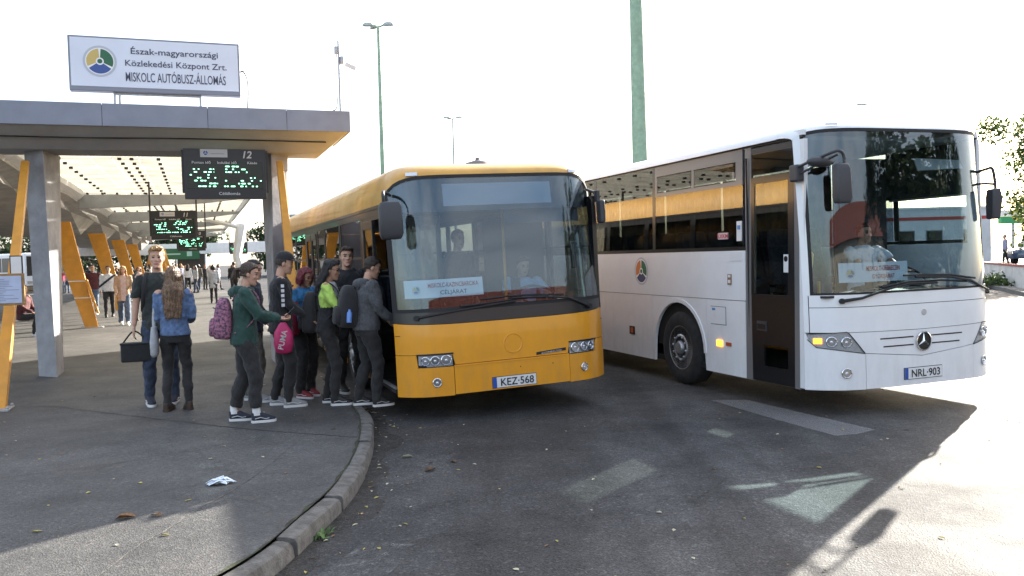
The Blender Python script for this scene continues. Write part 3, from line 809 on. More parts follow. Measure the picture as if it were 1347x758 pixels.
class Shape:
    def __init__(s, root, W, D, pw, rake, zc, zt, nr, L, zw):
        s.root, s.W, s.D, s.pw, s.rake, s.zc, s.zt, s.nr, s.L, s.zw = root, W, D, pw, rake, zc, zt, nr, L, zw
    def yf(s, x, z):
        q = min(abs(x - s.W) / s.W, 1.0); return s.D * q ** s.pw + s.rake(z)
    def S(s, x, z, off=0.0):
        e = 1e-3; y = s.yf(x, z)
        dx = (s.yf(x + e, z) - s.yf(x - e, z)) / (2 * e); dz = (s.yf(x, z + e) - s.yf(x, z - e)) / (2 * e)
        n = np.array([dx, -1.0, dz]); n /= np.linalg.norm(n)
        return np.array([x, y, z]) + n * off
    def front(s, name, m, xl, xr, z0, z1, nx=24, nz=8, off=0.0, th=.02, parent=None, **k):
        f0 = z0 if callable(z0) else (lambda x: z0); f1 = z1 if callable(z1) else (lambda x: z1)
        def fn(u, v, o=off):
            u2 = u; x = xl + (xr - xl) * u2; a, b = f0(x), f1(x); return s.S(x, a + (b - a) * v, o)
        mb = MB().grid(fn, nx, nz, lambda u, v: fn(u, v, off - th))
        return mb.build(name, m, parent or s.root, smooth=k.pop('smooth', 35), **k)
    def zr(s, x):
        q = min(abs(x - s.W) / s.W, 1.0); return s.zc + (s.zt - s.zc) * max(0, 1 - q ** s.nr) ** .5
    def side(s, name, m, side, y0, y1, z0, z1, out=0.0, th=.03, ny=1, nz=1, parent=None, tum=None, **k):
        f0 = z0 if callable(z0) else (lambda y: z0); f1 = z1 if callable(z1) else (lambda y: z1)
        tum = tum or (lambda z: 0.0)
        def fn(u, v, o):
            y = y0 + (y1 - y0) * u; a, b = f0(y), f1(y); z = a + (b - a) * v; x = -o + tum(z)
            return (x if side < 0 else 2 * s.W - x, y, z)
        mb = MB().grid(lambda u, v: fn(u, v, out), ny, nz, lambda u, v: fn(u, v, out - th))
        return mb.build(name, m, parent or s.root, **k)
    def roof(s, m, yb, mi):
        xs = s.W + s.W * np.sin(np.linspace(-math.pi/2, math.pi/2, 41))
        vs_ = []; nv = 8
        for j in range(nv + 1):
            th = math.pi / 2 * j / nv
            for x in xs:
                x_ = min(max(x, 1e-4), 2*s.W - 1e-4)
                A = s.S(x_, s.zw(x_)); Bz = s.zr(x_)
                vs_.append((x_, A[1] + (yb - A[1]) * (1 - math.cos(th)), A[2] + (Bz - A[2]) * math.sin(th)))
        w = len(xs)
        fs = [(j*w+i, j*w+i+1, (j+1)*w+i+1, (j+1)*w+i) for j in range(nv) for i in range(w - 1)]
        MB().add(vs_, fs).build('roof_header', m, s.root, smooth=50)
        vs_ = []; ys = np.linspace(yb, s.L - .15, 8)
        for y in ys: vs_ += [(x, y, s.zr(x)) for x in xs]
        vs_ += [(x, s.L, s.zr(x) - .12) for x in xs]
        fs = [(j*w+i, j*w+i+1, (j+1)*w+i+1, (j+1)*w+i) for j in range(len(ys)) for i in range(w - 1)]
        MB().add(vs_, fs).build('roof', m, s.root, smooth=40)
        MB().box(.09, 2*s.W - .09, .55, s.L - .1, s.zc - .02, s.zc + .02).build('ceiling', mi, s.root)

def wheel(S_, x, y, r, wdt, tilt=0.0, outer=-1):
    """wheel with its outer face towards -x (outer=-1) or +x"""
    e = bpy.data.objects.new('wheel', None); COL.objects.link(e); e.parent = S_.root; e.location = (x, y, r - (x - 1.275) * tilt); e.empty_display_size = .1
    if outer > 0: e.rotation_euler = (0, 0, math.pi)
    prof = [(r*.57, .0), (r*.62, -.012), (r*.8, -.018), (r*.93, -.002), (r*.985, .03), (r, .07), (r, wdt - .07), (r*.985, wdt - .03), (r*.9, wdt), (r*.57, wdt)]
    MB().lathe(prof, n=48, axis='x').build('tyre', M_tyre, e, smooth=40)
    rim = MB().lathe([(r*.585, .0), (r*.60, -.006), (r*.575, -.004), (r*.55, .03), (r*.53, .06), (r*.50, .045), (r*.36, .0), (r*.33, -.012), (r*.30, -.012), (r*.28, .05), (r*.0001, .05)], n=40, axis='x').build('rim', M_rim, e, smooth=30)
    MB().lathe([(r*.19, .05), (r*.18, -.02), (r*.15, -.045), (r*.0001, -.05)], n=20, axis='x').build('hub', M_rim, rim, smooth=35)
    hole = None; nut = None
    for k in range(8):
        a = k * math.pi / 4
        Mh = Matrix.Rotation(a, 4, 'X') @ Matrix.Translation((.012, r*.435, 0))
        if hole is None:
            hole = MB().ellipsoid((0, 0, 0), (.012, r*.042, r*.06), 12, 6).build('vent_hole', M_under, rim, smooth=60); hole.matrix_basis = Mh
        else: dup(hole, rim, Mh)
    for k in range(10):
        a = k * math.pi / 5 + .2
        Mh = Matrix.Rotation(a, 4, 'X') @ Matrix.Translation((-.018, r*.318, 0))
        if nut is None:
            nut = MB().lathe([(.016, .02), (.016, -.012), (.010, -.02)], n=6, axis='x').build('nut', M_rim, rim); nut.matrix_basis = Mh
        else: dup(nut, rim, Mh)
    return e

def lamp(S_, x, z, r, parent, off=.004, name='lamp'):
    P = S_.S(x, z, off); n = P - S_.S(x, z, off - .05); n /= np.linalg.norm(n)
    Mx = Matrix.Translation(P) @ Vector((0, -1, 0)).rotation_difference(Vector(n)).to_matrix().to_4x4()
    o = MB().lathe([(r*1.06, .0), (r*1.1, -.008), (r*.98, -.012), (r*.9, .0), (r*.6, .02), (r*.25, .03), (r*.001, .03)], n=24, axis='y').build(name, M_refl, parent, smooth=40)
    o.matrix_basis = Mx
    MB().lathe([(r*.36, .012), (r*.34, -.004), (r*.2, -.012), (r*.001, -.014)], n=16, axis='y').build('bulb', M_chr, o, smooth=50)
    return o

def rbox(x0, x1, y0, y1, z0, z1): return MB().box(x0, x1, y0, y1, z0, z1)
def seats(S_, xs, ys, zf, m=None):
    first = None
    for y in ys:
        for x in xs:
            if first is None:
                mb = MB(); rg = []
                for t in np.linspace(0, 1, 9):
                    z = .42 + .72 * t; w = .215 - .05 * max(0, t - .75) * 4 * .6; yy = .05 + .14 * t; d = .06 - .02 * t
                    rg.append([(-w, yy - d, z), (w, yy - d, z), (w + .01, yy, z), (w, yy + d, z), (-w, yy + d, z), (-w - .01, yy, z)])
                mb.loft(rg)
                mb.loft([[(-.22, -.42, .36), (.22, -.42, .36), (.22, .06, .36), (-.22, .06, .36)], [(-.23, -.44, .46), (.23, -.44, .46), (.22, .06, .44), (-.22, .06, .44)]])
                mb.box(-.16, .16, -.2, -.1, 0, .37)
                first = mb.build('seat', m or M_seat, S_.root, smooth=50, bevel=.02); first.location = (x, y, zf)
            else: dup(first, S_.root, Matrix.Translation((x, y, zf)))

def torus(c, Rr, r, n=28, k=8, tilt=0.0):
    mb = MB(); rings = []
    for i in range(n + 1):
        a = 2 * math.pi * i / n
        rings.append([(c[0] + (Rr + r*math.cos(b)) * math.cos(a), c[1] + (Rr + r*math.cos(b)) * math.sin(a) * math.cos(tilt) + r*math.sin(b)*math.sin(tilt)*0,
                       c[2] + (Rr + r*math.cos(b)) * math.sin(a) * math.sin(tilt) + r * math.sin(b)) for b in [2*math.pi*j/k for j in range(k)]])
    return mb.loft(rings, caps=False)

def plate(S_, cx, z, s, off=.012):
    p = S_.front('number_plate', M_bk, cx - .268, cx + .268, z - .006, z + .124, 6, 2, off=off, th=.012)
    f = S_.front('plate_face', M_plate, cx - .262, cx + .262, z, z + .118, 6, 2, off=off + .004, th=.003, parent=p)
    S_.front('plate_band', M_eu, cx - .262, cx - .215, z, z + .118, 2, 2, off=off + .006, th=.002, parent=p)
    P = S_.S(cx + .03, z + .018, off + .0075)
    text('plate_characters', s, M_bk, p, frame_M(P, (1, 0, 0), (0, 0, 1)), .082, .80, .012, depth=.0, w=.40)
    return p

# ------------------------------------------------------------------ yellow city bus
YR = bus_root('yellow_city_bus', -1.198, 9.244, .359, .030, 'yellow city bus at the kerb with passengers boarding')
Y = Shape(YR, 1.275, .30, 6, lambda z: .2 * min(max((z - .95) / 1.6, 0), 1.35) ** 1.2, 2.46, 2.93, 10, 12.0,
          lambda x: 2.46 + .30 * max(0, 1 - (abs(x - 1.275) / 1.275) ** 9) ** .5)
XE = 2.55
# dark carrier behind the front skin, so panel gaps read dark
Y.front('front_carrier', M_seam2, .03, XE - .03, .33, 1.24, 30, 8, off=-.02, th=.03)
def zs1(x): return .78 - .13 * max(0, min(1, (.575 - x) / -.001)) if x < .58 else .65
Y.front('bumper_corner', M_yel, .0, .575, .315, lambda x: .776 if x < .195 else .636, 46, 8, off=.006)
Y.front('bumper_corner', M_yel, XE - .575, XE, .315, lambda x: .776 if x > XE - .195 else .636, 46, 8, off=.006)
Y.front('bumper_centre', M_yel, .581, XE - .581, lambda x: .325 + .0 * x, .648, 20, 6, off=.010)
Y.front('front_panel', M_yel, .0, XE, lambda x: .782 if (x < .578 or x > XE - .578) else .654, lambda x: 1.10 + .03 * (abs(x - 1.275) / 1.275) ** 4, 90, 6, off=.004)
# bumper ledge that catches the light
Y.front('bumper_ledge', M_yel, .60, XE - .60, .630, .646, 20, 1, off=.016, th=.012)
Y.front('scuttle_band', M_bk, .0, XE, lambda x: 1.106 + .03 * (abs(x - 1.275) / 1.275) ** 4, 1.25, 40, 3, off=.004)
ws = Y.front('windscreen', M_wind, .045, XE - .045, 1.262, lambda x: Y.zw(x) - .02, 40, 20, off=.002, th=.006)
Y.front('windscreen_seal', M_rub, .0, .045, 1.25, lambda x: Y.zw(x), 4, 16, off=.004, parent=ws)
Y.front('windscreen_seal', M_rub, XE - .045, XE, 1.25, lambda x: Y.zw(x), 4, 16, off=.004, parent=ws)
Y.front('windscreen_seal', M_rub, .045, XE - .045, lambda x: Y.zw(x) - .035, lambda x: Y.zw(x) + .002, 40, 1, off=.006, parent=ws)
Y.front('windscreen_seal', M_rub, .045, XE - .045, 1.245, 1.285, 30, 1, off=.006, parent=ws)
# destination display box behind the upper glass
Y.front('header_mask', M_bk, .10, XE - .10, 2.35, lambda x: Y.zw(x) - .03, 30, 6, off=-.012, th=.02)
Y.front('route_display', mat('route_display_off', (.30, .34, .40), .5), .62, 1.93, 2.41, 2.66, 8, 3, off=-.008, th=.003)
Y.roof(mat('bus_roof_dusty_dulled', (.62, .33, .06), .45, coat=.2, var=.06, vscale=3, dirt=.3), .9, M_ceil)  # dusty yellow, dulled further to cut the orange light bounced onto the soffit
for xx in (.30, 2.25):
    Y.front('marker_lamp', M_lampbk, xx - .06, xx + .06, Y.zw(xx) + .012, Y.zw(xx) + .05, 3, 1, off=.018, th=.02)
# headlamps
for sgn in (-1, 1):
    X_ = (lambda x: x) if sgn < 0 else (lambda x: XE - x)
    a, b = sorted((X_(.205), X_(.565)))
    hl = Y.front('headlamp', M_lampbk, a, b, lambda x: .645 + .02 * (abs(x - 1.275) > .99), .775, 12, 3, off=-.004, th=.02)
    for q, rr in ((.275, .046), (.375, .048), (.495, .055)): lamp(Y, X_(q), .71, rr, hl, off=.004)
    Y.front('headlamp_lens', M_lens, a + .004, b - .004, .648, .772, 12, 3, off=.012, th=.003, parent=hl)
    Y.front('headlamp_brow', M_bk, a - .012, b + .012, .772, .790, 12, 1, off=.018, th=.016, parent=hl)
    lamp(Y, X_(.385), .47, .046, YR, off=.012, name='fog_lamp')
    Y.front('seam_line', M_seam2, X_(.02) - .014, X_(.02) + .03, .99, .996, 2, 1, off=.0065, th=.002)
plate(Y, 1.275, .345, 'KEZ·568')
ring = MB(); P = Y.S(1.285, .83, .004)
ring.lathe([(.118, .002), (.112, -.006), (.104, -.006), (.098, .002)], n=36, axis='y').build('round_badge_recess', M_yel, YR, smooth=50).matrix_basis = Matrix.Translation(P)
bd = Y.front('badge_strip', M_bk, 1.56, 1.93, lambda x: .668 + (x - 1.56) * .06, lambda x: .700 + (x - 1.56) * .06, 4, 1, off=.010, th=.006)
text('badge_letters', 'CONECTO', M_plate, bd, frame_M(Y.S(1.745, .682, .012), (1, 0, .06), (0, 0, 1)), .018, 2.0, .0)
for q in (1.35, 1.75): Y.front('bolt', M_seam2, q, q + .012, .55, .562, 1, 1, off=.012, th=.002)
# wipers
def wiper(S_, a, pts, r=.011, blade=None):
    o = MB().tube([S_.S(x, z, .035) for x, z in pts], [r * 1.5] + [r] * (len(pts) - 1), 7).build('wiper', M_rub, S_.root, smooth=50)
    MB().tube([S_.S(pts[0][0], pts[0][1], .0), S_.S(pts[0][0], pts[0][1], .05)], .03, 12).build('wiper_pivot', M_rub, o, smooth=50)
    if blade: MB().tube([S_.S(x, z, .022) for x, z in blade], .012, 6).build('wiper_blade', M_rub, o, smooth=50)
wiper(Y, 0, [(2.28, 1.17), (2.0, 1.29), (1.7, 1.32), (1.3, 1.335)], blade=[(1.95, 1.33), (1.6, 1.355), (1.25, 1.36), (.95, 1.345)])
wiper(Y, 0, [(.22, 1.185), (.6, 1.235), (1.0, 1.27), (1.35, 1.30)], blade=[(.7, 1.285), (1.0, 1.30), (1.4, 1.325), (1.75, 1.335)])
# left-hand mirror (kerb side) and its arm, right-hand mirror
mr = MB().loft([[(-.17, -.16, 2.06), (.03, -.20, 2.06), (.04, -.06, 2.06), (-.15, -.04, 2.06)],
                [(-.19, -.19, 2.12), (.05, -.23, 2.12), (.06, -.04, 2.12), (-.17, -.02, 2.12)],
                [(-.19, -.19, 2.40), (.05, -.23, 2.40), (.06, -.04, 2.40), (-.17, -.02, 2.40)],
                [(-.16, -.16, 2.46), (.03, -.20, 2.46), (.04, -.07, 2.46), (-.15, -.05, 2.46)]]).build('mirror', M_mir, YR, smooth=60, bevel=.02, seg=3)
MB().tube(catmull([(-.12, -.1, 2.45), (-.12, -.1, 2.55), (-.06, .1, 2.58), (.06, .38, 2.56)], 5), .018, 8).build('mirror_arm', M_mir, mr, smooth=50)
mr2 = MB().box(2.55, 2.62, .16, .30, 2.14, 2.42).build('mirror', M_mir, YR, bevel=.03, seg=3)
MB().tube([(2.57, .26, 2.40), (2.56, .34, 2.52), (2.50, .42, 2.56)], .016, 8).build('mirror_arm', M_mir, mr2, smooth=50)
MB().box(2.555, 2.60, .26, .34, 2.40, 2.54).build('mirror_bracket', M_mir, mr2, bevel=.01)
# side walls
for sd in (-1, 1):
    AR = [3.05, 9.0]
    def arch(y): 
        z = .33
        for c in AR:
            d = abs(y - c)
            if d < .60: z = max(z, .5 + math.sqrt(.60 ** 2 - d * d) * 1.0)
        return z
    cuts = [.30, 1.86, 3.9, 5.85, 7.35, 9.9, 12.0]
    doors = [(.34, 1.76), (5.9, 7.25)] if sd < 0 else []
    for a, b in zip(cuts[:-1], cuts[1:]):
        if sd < 0 and (a, b) in ((.30, 1.86), (5.85, 7.35)): continue
        Y.side('side_panel', M_yel, sd, a + .003, b - .003, arch, 1.12, ny=28, nz=3)
    Y.side('waist_strip', M_bk, sd, 1.86 if sd < 0 else .3, 12.0, 1.123, 1.18, out=.003)
    wins = [(1.92, 3.48), (3.58, 5.0), (5.06, 5.82), (7.42, 8.9), (8.98, 10.4), (10.48, 11.8)] if sd < 0 else [(.42, 1.7), (1.8, 3.3), (3.4, 4.9), (5.0, 6.5), (6.6, 8.1), (8.2, 9.7), (9.8, 11.3)]
    for a, b in wins:
        w_ = Y.side('window', M_sideg, sd, a, b, 1.2, 2.36, out=-.006, th=.008)
        Y.side('window_bar', M_bk, sd, a, b, 1.86, 1.89, out=.004, th=.02, parent=w_)
        Y.side('window_frame', M_bk, sd, a, a + .03, 1.2, 2.36, out=.002, th=.03, parent=w_)
        Y.side('window_frame', M_bk, sd, b - .03, b, 1.2, 2.36, out=.002, th=.03, parent=w_)
    es = [.30] + [k for w_ in wins for k in w_] + [12.0]
    for a, b in zip(es[0::2], es[1::2]):
        if b - a > .03 and not (sd < 0 and any(a < (d0 + d1) / 2 < b for d0, d1 in doors)):
            Y.side('pillar', M_bk, sd, a + .001, b - .001, 1.18, 2.36, out=.0, th=.05)
    Y.side('cant_rail', M_bk, sd, .32, 12.0, 2.36, 2.44, out=.004, th=.05)
    Y.side('gutter', M_bk, sd, .34, 12.0, 2.44, 2.475, out=.018, th=.07)
# kerb-side front door, folded open: rear leaf seen edge on, front leaf swung inside
def leaf_door(y0, y1, x0, ang, nm='door'):
    e = bpy.data.objects.new(nm, None); COL.objects.link(e); e.parent = YR; e.location = (x0, y0, .36); e.rotation_euler = (0, 0, ang); e.empty_display_size = .1
    L_ = y1 - y0
    for a, b, c, d in ((0, .05, 0, 1.96), (L_ - .05, L_, 0, 1.96), (.05, L_ - .05, 0, .12), (.05, L_ - .05, 1.86, 1.96)):
        MB().box(-.015, .025, a, b, c, d).build('door_frame', M_bk, e, bevel=.004)
    MB().box(0, .008, .05, L_ - .05, .12, 1.86).build('door_glass', M_tintg, e)
    return e
leaf_door(1.12, 1.74, .0, 0.0)
leaf_door(.40, 1.02, .05, -1.35)
leaf_door(5.93, 6.55, .0, 0.0); leaf_door(6.6, 7.22, .0, 0.0)
Y.side('door_header', M_bk, -1, .34, 1.86, 2.32, 2.36, out=.0, th=.08)
Y.side('door_header', M_bk, -1, 5.85, 7.35, 2.32, 2.36, out=.0, th=.08)
Y.side('door_post', M_bk, -1, 1.76, 1.9, .34, 2.36, out=.002, th=.06)
Y.side('door_post', M_bk, -1, 5.83, 5.92, .34, 2.36, out=.002, th=.06)
Y.side('door_post', M_bk, -1, 7.24, 7.40, .34, 2.36, out=.002, th=.06)
MB().box(.0, .9, .42, 1.75, .34, .40).build('step', M_intd, YR)
MB().box(-.005, .02, .40, 1.76, .385, .41).build('step_edge', M_steel, YR)
# shell: floor, tail, interior
MB().box(.05, XE - .05, .35, 11.9, .31, .40).build('floor', M_under, YR)
MB().box(.02, XE - .02, 11.92, 12.0, .35, 2.46).build('rear_wall', M_yel, YR, bevel=.03)
MB().box(.62, XE - .1, .45, .5, .4, 1.2).build('dash_wall', M_intd, YR)
dm = MB().grid(lambda u, v: (.06 + 2.43 * u, Y.yf(.06 + 2.43*u, 1.2) + .03 + v * (.75 - Y.yf(.06 + 2.43*u, 1.2)), 1.24 - .04 * v), 24, 2, lambda u, v: (.06 + 2.43 * u, Y.yf(.06 + 2.43*u, 1.2) + .03 + v * (.75 - Y.yf(.06 + 2.43*u, 1.2)), 1.10))
dm.build('dashboard', M_intd, YR, smooth=40)
torus((1.93, .78, 1.30), .23, .016, tilt=.5).build('steering_wheel', M_bk, YR, smooth=60)
MB().box(1.62, 1.65, .8, 1.8, .4, 1.35).build('cab_door', M_intd, YR, bevel=.02)
MB().tube([(1.60, 1.0, .4), (1.60, 1.0, 2.4)], .02, 8).build('grab_pole', M_pole, YR, smooth=60)
MB().tube([(.62, 1.9, .4), (.62, 1.9, 2.4)], .02, 8).build('grab_pole', M_pole, YR, smooth=60)
MB().tube([(.30, .62, .9), (.48, .7, 1.6), (.44, .72, 2.3)], .018, 8).build('grab_pole', M_pole, YR, smooth=60)
MB().box(1.60, 2.45, 1.75, 1.79, .4, 2.3).build('cab_partition', M_intd, YR)
MB().box(1.55, 1.66, .62, .70, 1.25, 1.55).build('ticket_machine', M_intd, YR, bevel=.02)
Y.front('sun_blind', M_intd, 1.35, 2.4, 2.20, 2.36, 8, 1, off=-.09, th=.008)
MB().obox((2.28, .42, 1.78), (.03, 0, 0), (0, .02, 0), (.0, 0, .16)).build('inner_mirror', M_bk, YR, bevel=.01)
seats(Y, (.3, .75, 1.8, 2.25), [2.9, 3.7, 4.5, 5.3, 7.8, 8.6, 9.4, 10.2, 11.0], .42)
for xx, ww in ((.02, -1), (2.53, 1)):
    for yy in (3.05, 9.0): wheel(Y, xx, yy, .48, .28, .030, ww)
for yy in (3.05, 9.0):
    for xx in (.06, 2.0): MB().box(xx, xx + .49, yy - .58, yy + .58, .5, 1.09).build('wheel_housing', M_under, YR)
# roof fittings
MB().lathe([(.20, .0), (.20, .035), (.19, .05), (.15, .10), (.05, .125), (.03, .13), (.028, .16), (.001, .165)], (1.49, 1.5, 2.925), 28).build('roof_vent', mat('vent_grey', (.16, .155, .16), .6), YR, smooth=40)
MB().tube([(2.05, 1.0, 2.90), (2.05, 1.05, 3.08)], .006, 6).build('antenna', M_black, YR)
for p in (2.0, 5.2, 8.4):
    pass

# ------------------------------------------------------------------ white coach
WR = bus_root('white_coach', 3.262, 8.95, .3495, .008, 'white coach with tinted side windows parked beside the yellow bus')
WW = 1.295; XW = 2 * WW
Wb = Shape(WR, WW, .34, 5, lambda z: .12 * min(max((z - .9) / 2.0, 0), 1.3) ** 1.5, 3.04, 3.21, 8, 12.2,
           lambda x: 2.98 + .115 * max(0, 1 - (abs(x - WW) / WW) ** 14) ** .5)
tumW = lambda z: .045 * max(0, z - 1.2) / 1.8
Wb.front('front_carrier', M_seam2, .03, XW - .03, .31, 1.30, 30, 8, off=-.02, th=.03)
def hx(x): return x if x <= WW else XW - x
def hl_top(x):
    x = hx(x); return .892 + .02 * x / .35 if x < .35 else max(.68, .912 - (x - .35) / .18 * .232)
def hl_bot(x):
    x = hx(x); return (.84 - (x - .02) / .06 * .085) if x < .08 else .755 - (x - .08) / .45 * .075
def gr_bot(x):                        # lower edge of grille: shallow V
    x = hx(x); return .682 - (x - .53) / (WW - .53) * .072
Wb.front('bumper_corner', M_wht, .0, .536, lambda x: .292 + .0 * x, lambda x: min(.915, hl_bot(x) - .006) if x > .015 else .90, 40, 8, off=.006)
Wb.front('bumper_corner', M_wht, XW - .536, XW, .292, lambda x: hl_bot(x) - .006 if x < XW - .015 else .90, 40, 8, off=.006)
Wb.front('bumper_centre', M_wht, .541, XW - .541, .295, lambda x: gr_bot(x) - .006, 30, 6, off=.008)
Wb.front('grille_panel', M_wht, .352, XW - .352, lambda x: max(gr_bot(x), hl_top(x) if hx(x) < .53 else 0) + (.006 if hx(x) < .53 else 0), lambda x: .906 - .012 * ((hx(x) - .35) / .94), 60, 6, off=.006)
Wb.front('front_flap', M_wht, .04, XW - .04, lambda x: .912 - .012 * (max(0, hx(x) - .35) / .94) if hx(x) > .35 else .912, lambda x: 1.175, 40, 6, off=.006)
Wb.front('corner_strip', M_wht, .0, .034, .912, 1.32, 3, 6, off=.006); Wb.front('corner_strip', M_wht, XW - .034, XW, .912, 1.32, 3, 6, off=.006)
Wb.front('wiper_panel', M_wht, .04, XW - .04, 1.182, lambda x: 1.315, 40, 3, off=.004)
ws = Wb.front('windscreen', M_wind, .055, XW - .03, 1.325, lambda x: Wb.zw(x) - .02, 40, 20, off=.002, th=.006)
Wb.front('windscreen_seal', M_rub, .05, XW - .03, 1.312, 1.335, 30, 1, off=.007, parent=ws)
Wb.front('windscreen_seal', M_rub, .05, XW - .03, lambda x: Wb.zw(x) - .035, lambda x: Wb.zw(x) - .0, 40, 1, off=.007, parent=ws)
Wb.front('windscreen_seal', M_rub, .05, .075, 1.33, lambda x: Wb.zw(x) - .03, 3, 14, off=.007, parent=ws)
Wb.front('windscreen_seal', M_rub, XW - .05, XW - .03, 1.33, lambda x: Wb.zw(x) - .03, 3, 14, off=.007, parent=ws)
Wb.front('corner_pillar', M_wht, .0, .05, 1.31, lambda x: Wb.zw(x) + .002, 4, 16, off=.006)
Wb.front('corner_pillar', M_bk, XW - .03, XW, 1.31, lambda x: Wb.zw(x) + .002, 4, 16, off=.006)
Wb.roof(M_wht, .75, M_ceil)
for xx in (.32, XW - .32): Wb.front('marker_lamp', M_lampbk, xx - .06, xx + .06, Wb.zw(xx) + .04, Wb.zw(xx) + .065, 3, 1, off=.008, th=.02)
for sgn in (-1, 1):
    X_ = (lambda x: x) if sgn < 0 else (lambda x: XW - x)
    a, b = sorted((X_(.02), X_(.53)))
    hl = Wb.front('headlamp', M_lampbk, a, b, hl_bot, hl_top, 24, 4, off=-.006, th=.02)
    lamp(Wb, X_(.20), .812, .052, hl); lamp(Wb, X_(.335), .805, .052, hl)
    Wb.front('indicator', M_amber if sgn < 0 else M_amb0, *sorted((X_(.06), X_(.125))), .79, .85, 4, 2, off=.006, th=.012, parent=hl)
    Wb.front('headlamp_lens', M_lens, a + .004, b - .004, lambda x: hl_bot(x) + .004, lambda x: hl_top(x) - .004, 24, 3, off=.010, th=.003, parent=hl)
    Wb.front('headlamp_gasket', M_rub, a, b, lambda x: hl_top(x) - .001, lambda x: hl_top(x) + .007, 24, 1, off=.010, th=.01, parent=hl)
    Wb.front('headlamp_gasket', M_rub, a, b, lambda x: hl_bot(x) - .007, lambda x: hl_bot(x) + .001, 24, 1, off=.010, th=.01, parent=hl)
    lamp(Wb, X_(.33), .475, .05, WR, off=.012, name='fog_lamp')
    for z_, x0, x1 in ((.815, .72, 1.17), (.728, .76, 1.17)):
        q = sorted((X_(x0), X_(x1))); Wb.front('grille_slot', M_bk, *q, z_, z_ + .014, 8, 1, off=.009, th=.006)
    q = sorted((X_(.56), X_(.575)))
plate(Wb, WW, .362, 'NRL·903', off=.014)
# three-pointed star badge
P = Wb.S(WW + .01, .765, .01)
st = MB().lathe([(.098, .004), (.104, -.008), (.094, -.014), (.09, -.004), (.001, -.004)], n=36, axis='y').build('round_badge', M_bk, WR, smooth=40); st.matrix_basis = Matrix.Translation(P)
MB().lathe([(.106, .0), (.107, -.014), (.097, -.017), (.094, -.010), (.097, .0)], n=36, axis='y').build('badge_ring', M_chr, st, smooth=40)
sv = [(0, -.022, 0)]; 
for k in range(6):
    a = math.pi / 2 + k * math.pi / 3; r_ = .092 if k % 2 == 0 else .018
    sv.append((r_ * math.cos(a), -.008, r_ * math.sin(a)))
MB().add(sv, [(0, 1 + k, 1 + (k + 1) % 6) for k in range(6)]).build('badge_star', M_chr, st)
MB().lathe([(.034, .0), (.034, -.006), (.001, -.007)], n=18, axis='y').build('lock_cap', M_lampbk, WR, smooth=40).matrix_basis = Matrix.Translation(Wb.S(WW + .03, 1.08, .006))
wiper(Wb, 0, [(.30, 1.245), (.5, 1.27), (.8, 1.35), (1.1, 1.40), (1.5, 1.395)], .014, [(.75, 1.375), (1.1, 1.42), (1.55, 1.42), (1.95, 1.39)])
wiper(Wb, 0, [(2.53, 1.245), (2.36, 1.28), (2.0, 1.40), (1.7, 1.45), (1.2, 1.47)], .014, [(2.1, 1.42), (1.7, 1.475), (1.3, 1.49), (1.05, 1.49)])
# kerb-side mirror on its hooked arm
arm = MB().tube(catmull([(-.06, .36, 2.68), (-.02, .12, 2.74), (.03, -.08, 2.79), (0.095, -.14, 2.81), (0.155, -.14, 2.76), (0.165, -.14, 2.60), (0.165, -.14, 2.48)], 6), .016, 8).build('mirror_arm', M_mir, WR, smooth=50)
MB().tube([(-.05, .36, 2.60), (.06, .06, 2.72), (.12, -.1, 2.78)], .013, 8).build('mirror_stay', M_mir, arm, smooth=50)
MB().box(-.08, .02, .30, .44, 2.54, 2.72).build('mirror_bracket', M_mir, arm, bevel=.02)
MB().ellipsoid((.02, .05, 2.72), (.17, .08, .06), 16, 8).build('ramp_mirror', M_mir, arm, smooth=60)
MB().loft([[(0.025, -.21, 2.27), (0.175, -.22, 2.27), (0.180, -.14, 2.27), (0.035, -.12, 2.27)], [(0.010, -.22, 2.33), (0.190, -.235, 2.33), (0.195, -.13, 2.33), (0.015, -.11, 2.33)],
           [(0.015, -.22, 2.62), (0.175, -.235, 2.62), (0.180, -.13, 2.62), (0.020, -.11, 2.62)], [(0.035, -.20, 2.68), (0.160, -.21, 2.68), (0.165, -.14, 2.68), (0.040, -.12, 2.68)]]).build('mirror', M_mir, arm, smooth=60, bevel=.02, seg=3)
# off-side mirror loop
arm = MB().tube(catmull([(2.46, .36, 2.62), (2.46, .16, 2.66), (2.50, .12, 2.65), (2.54, .12, 2.45), (2.55, .12, 2.2)], 6), .017, 8).build('mirror_arm', M_mir, WR, smooth=50)
MB().tube([(2.46, .36, 2.50), (2.42, .14, 2.49), (2.54, .12, 2.48)], .014, 8).build('mirror_stay', M_mir, arm, smooth=50)
MB().loft([[(2.43, .06, 2.08), (2.53, .04, 2.08), (2.54, .16, 2.08), (2.45, .18, 2.08)], [(2.43, .05, 2.32), (2.55, .02, 2.32), (2.56, .16, 2.32), (2.44, .18, 2.32)],
           [(2.44, .06, 2.42), (2.53, .04, 2.44), (2.54, .16, 2.44), (2.45, .17, 2.42)]]).build('mirror', M_mir, arm, smooth=60, bevel=.02, seg=3)
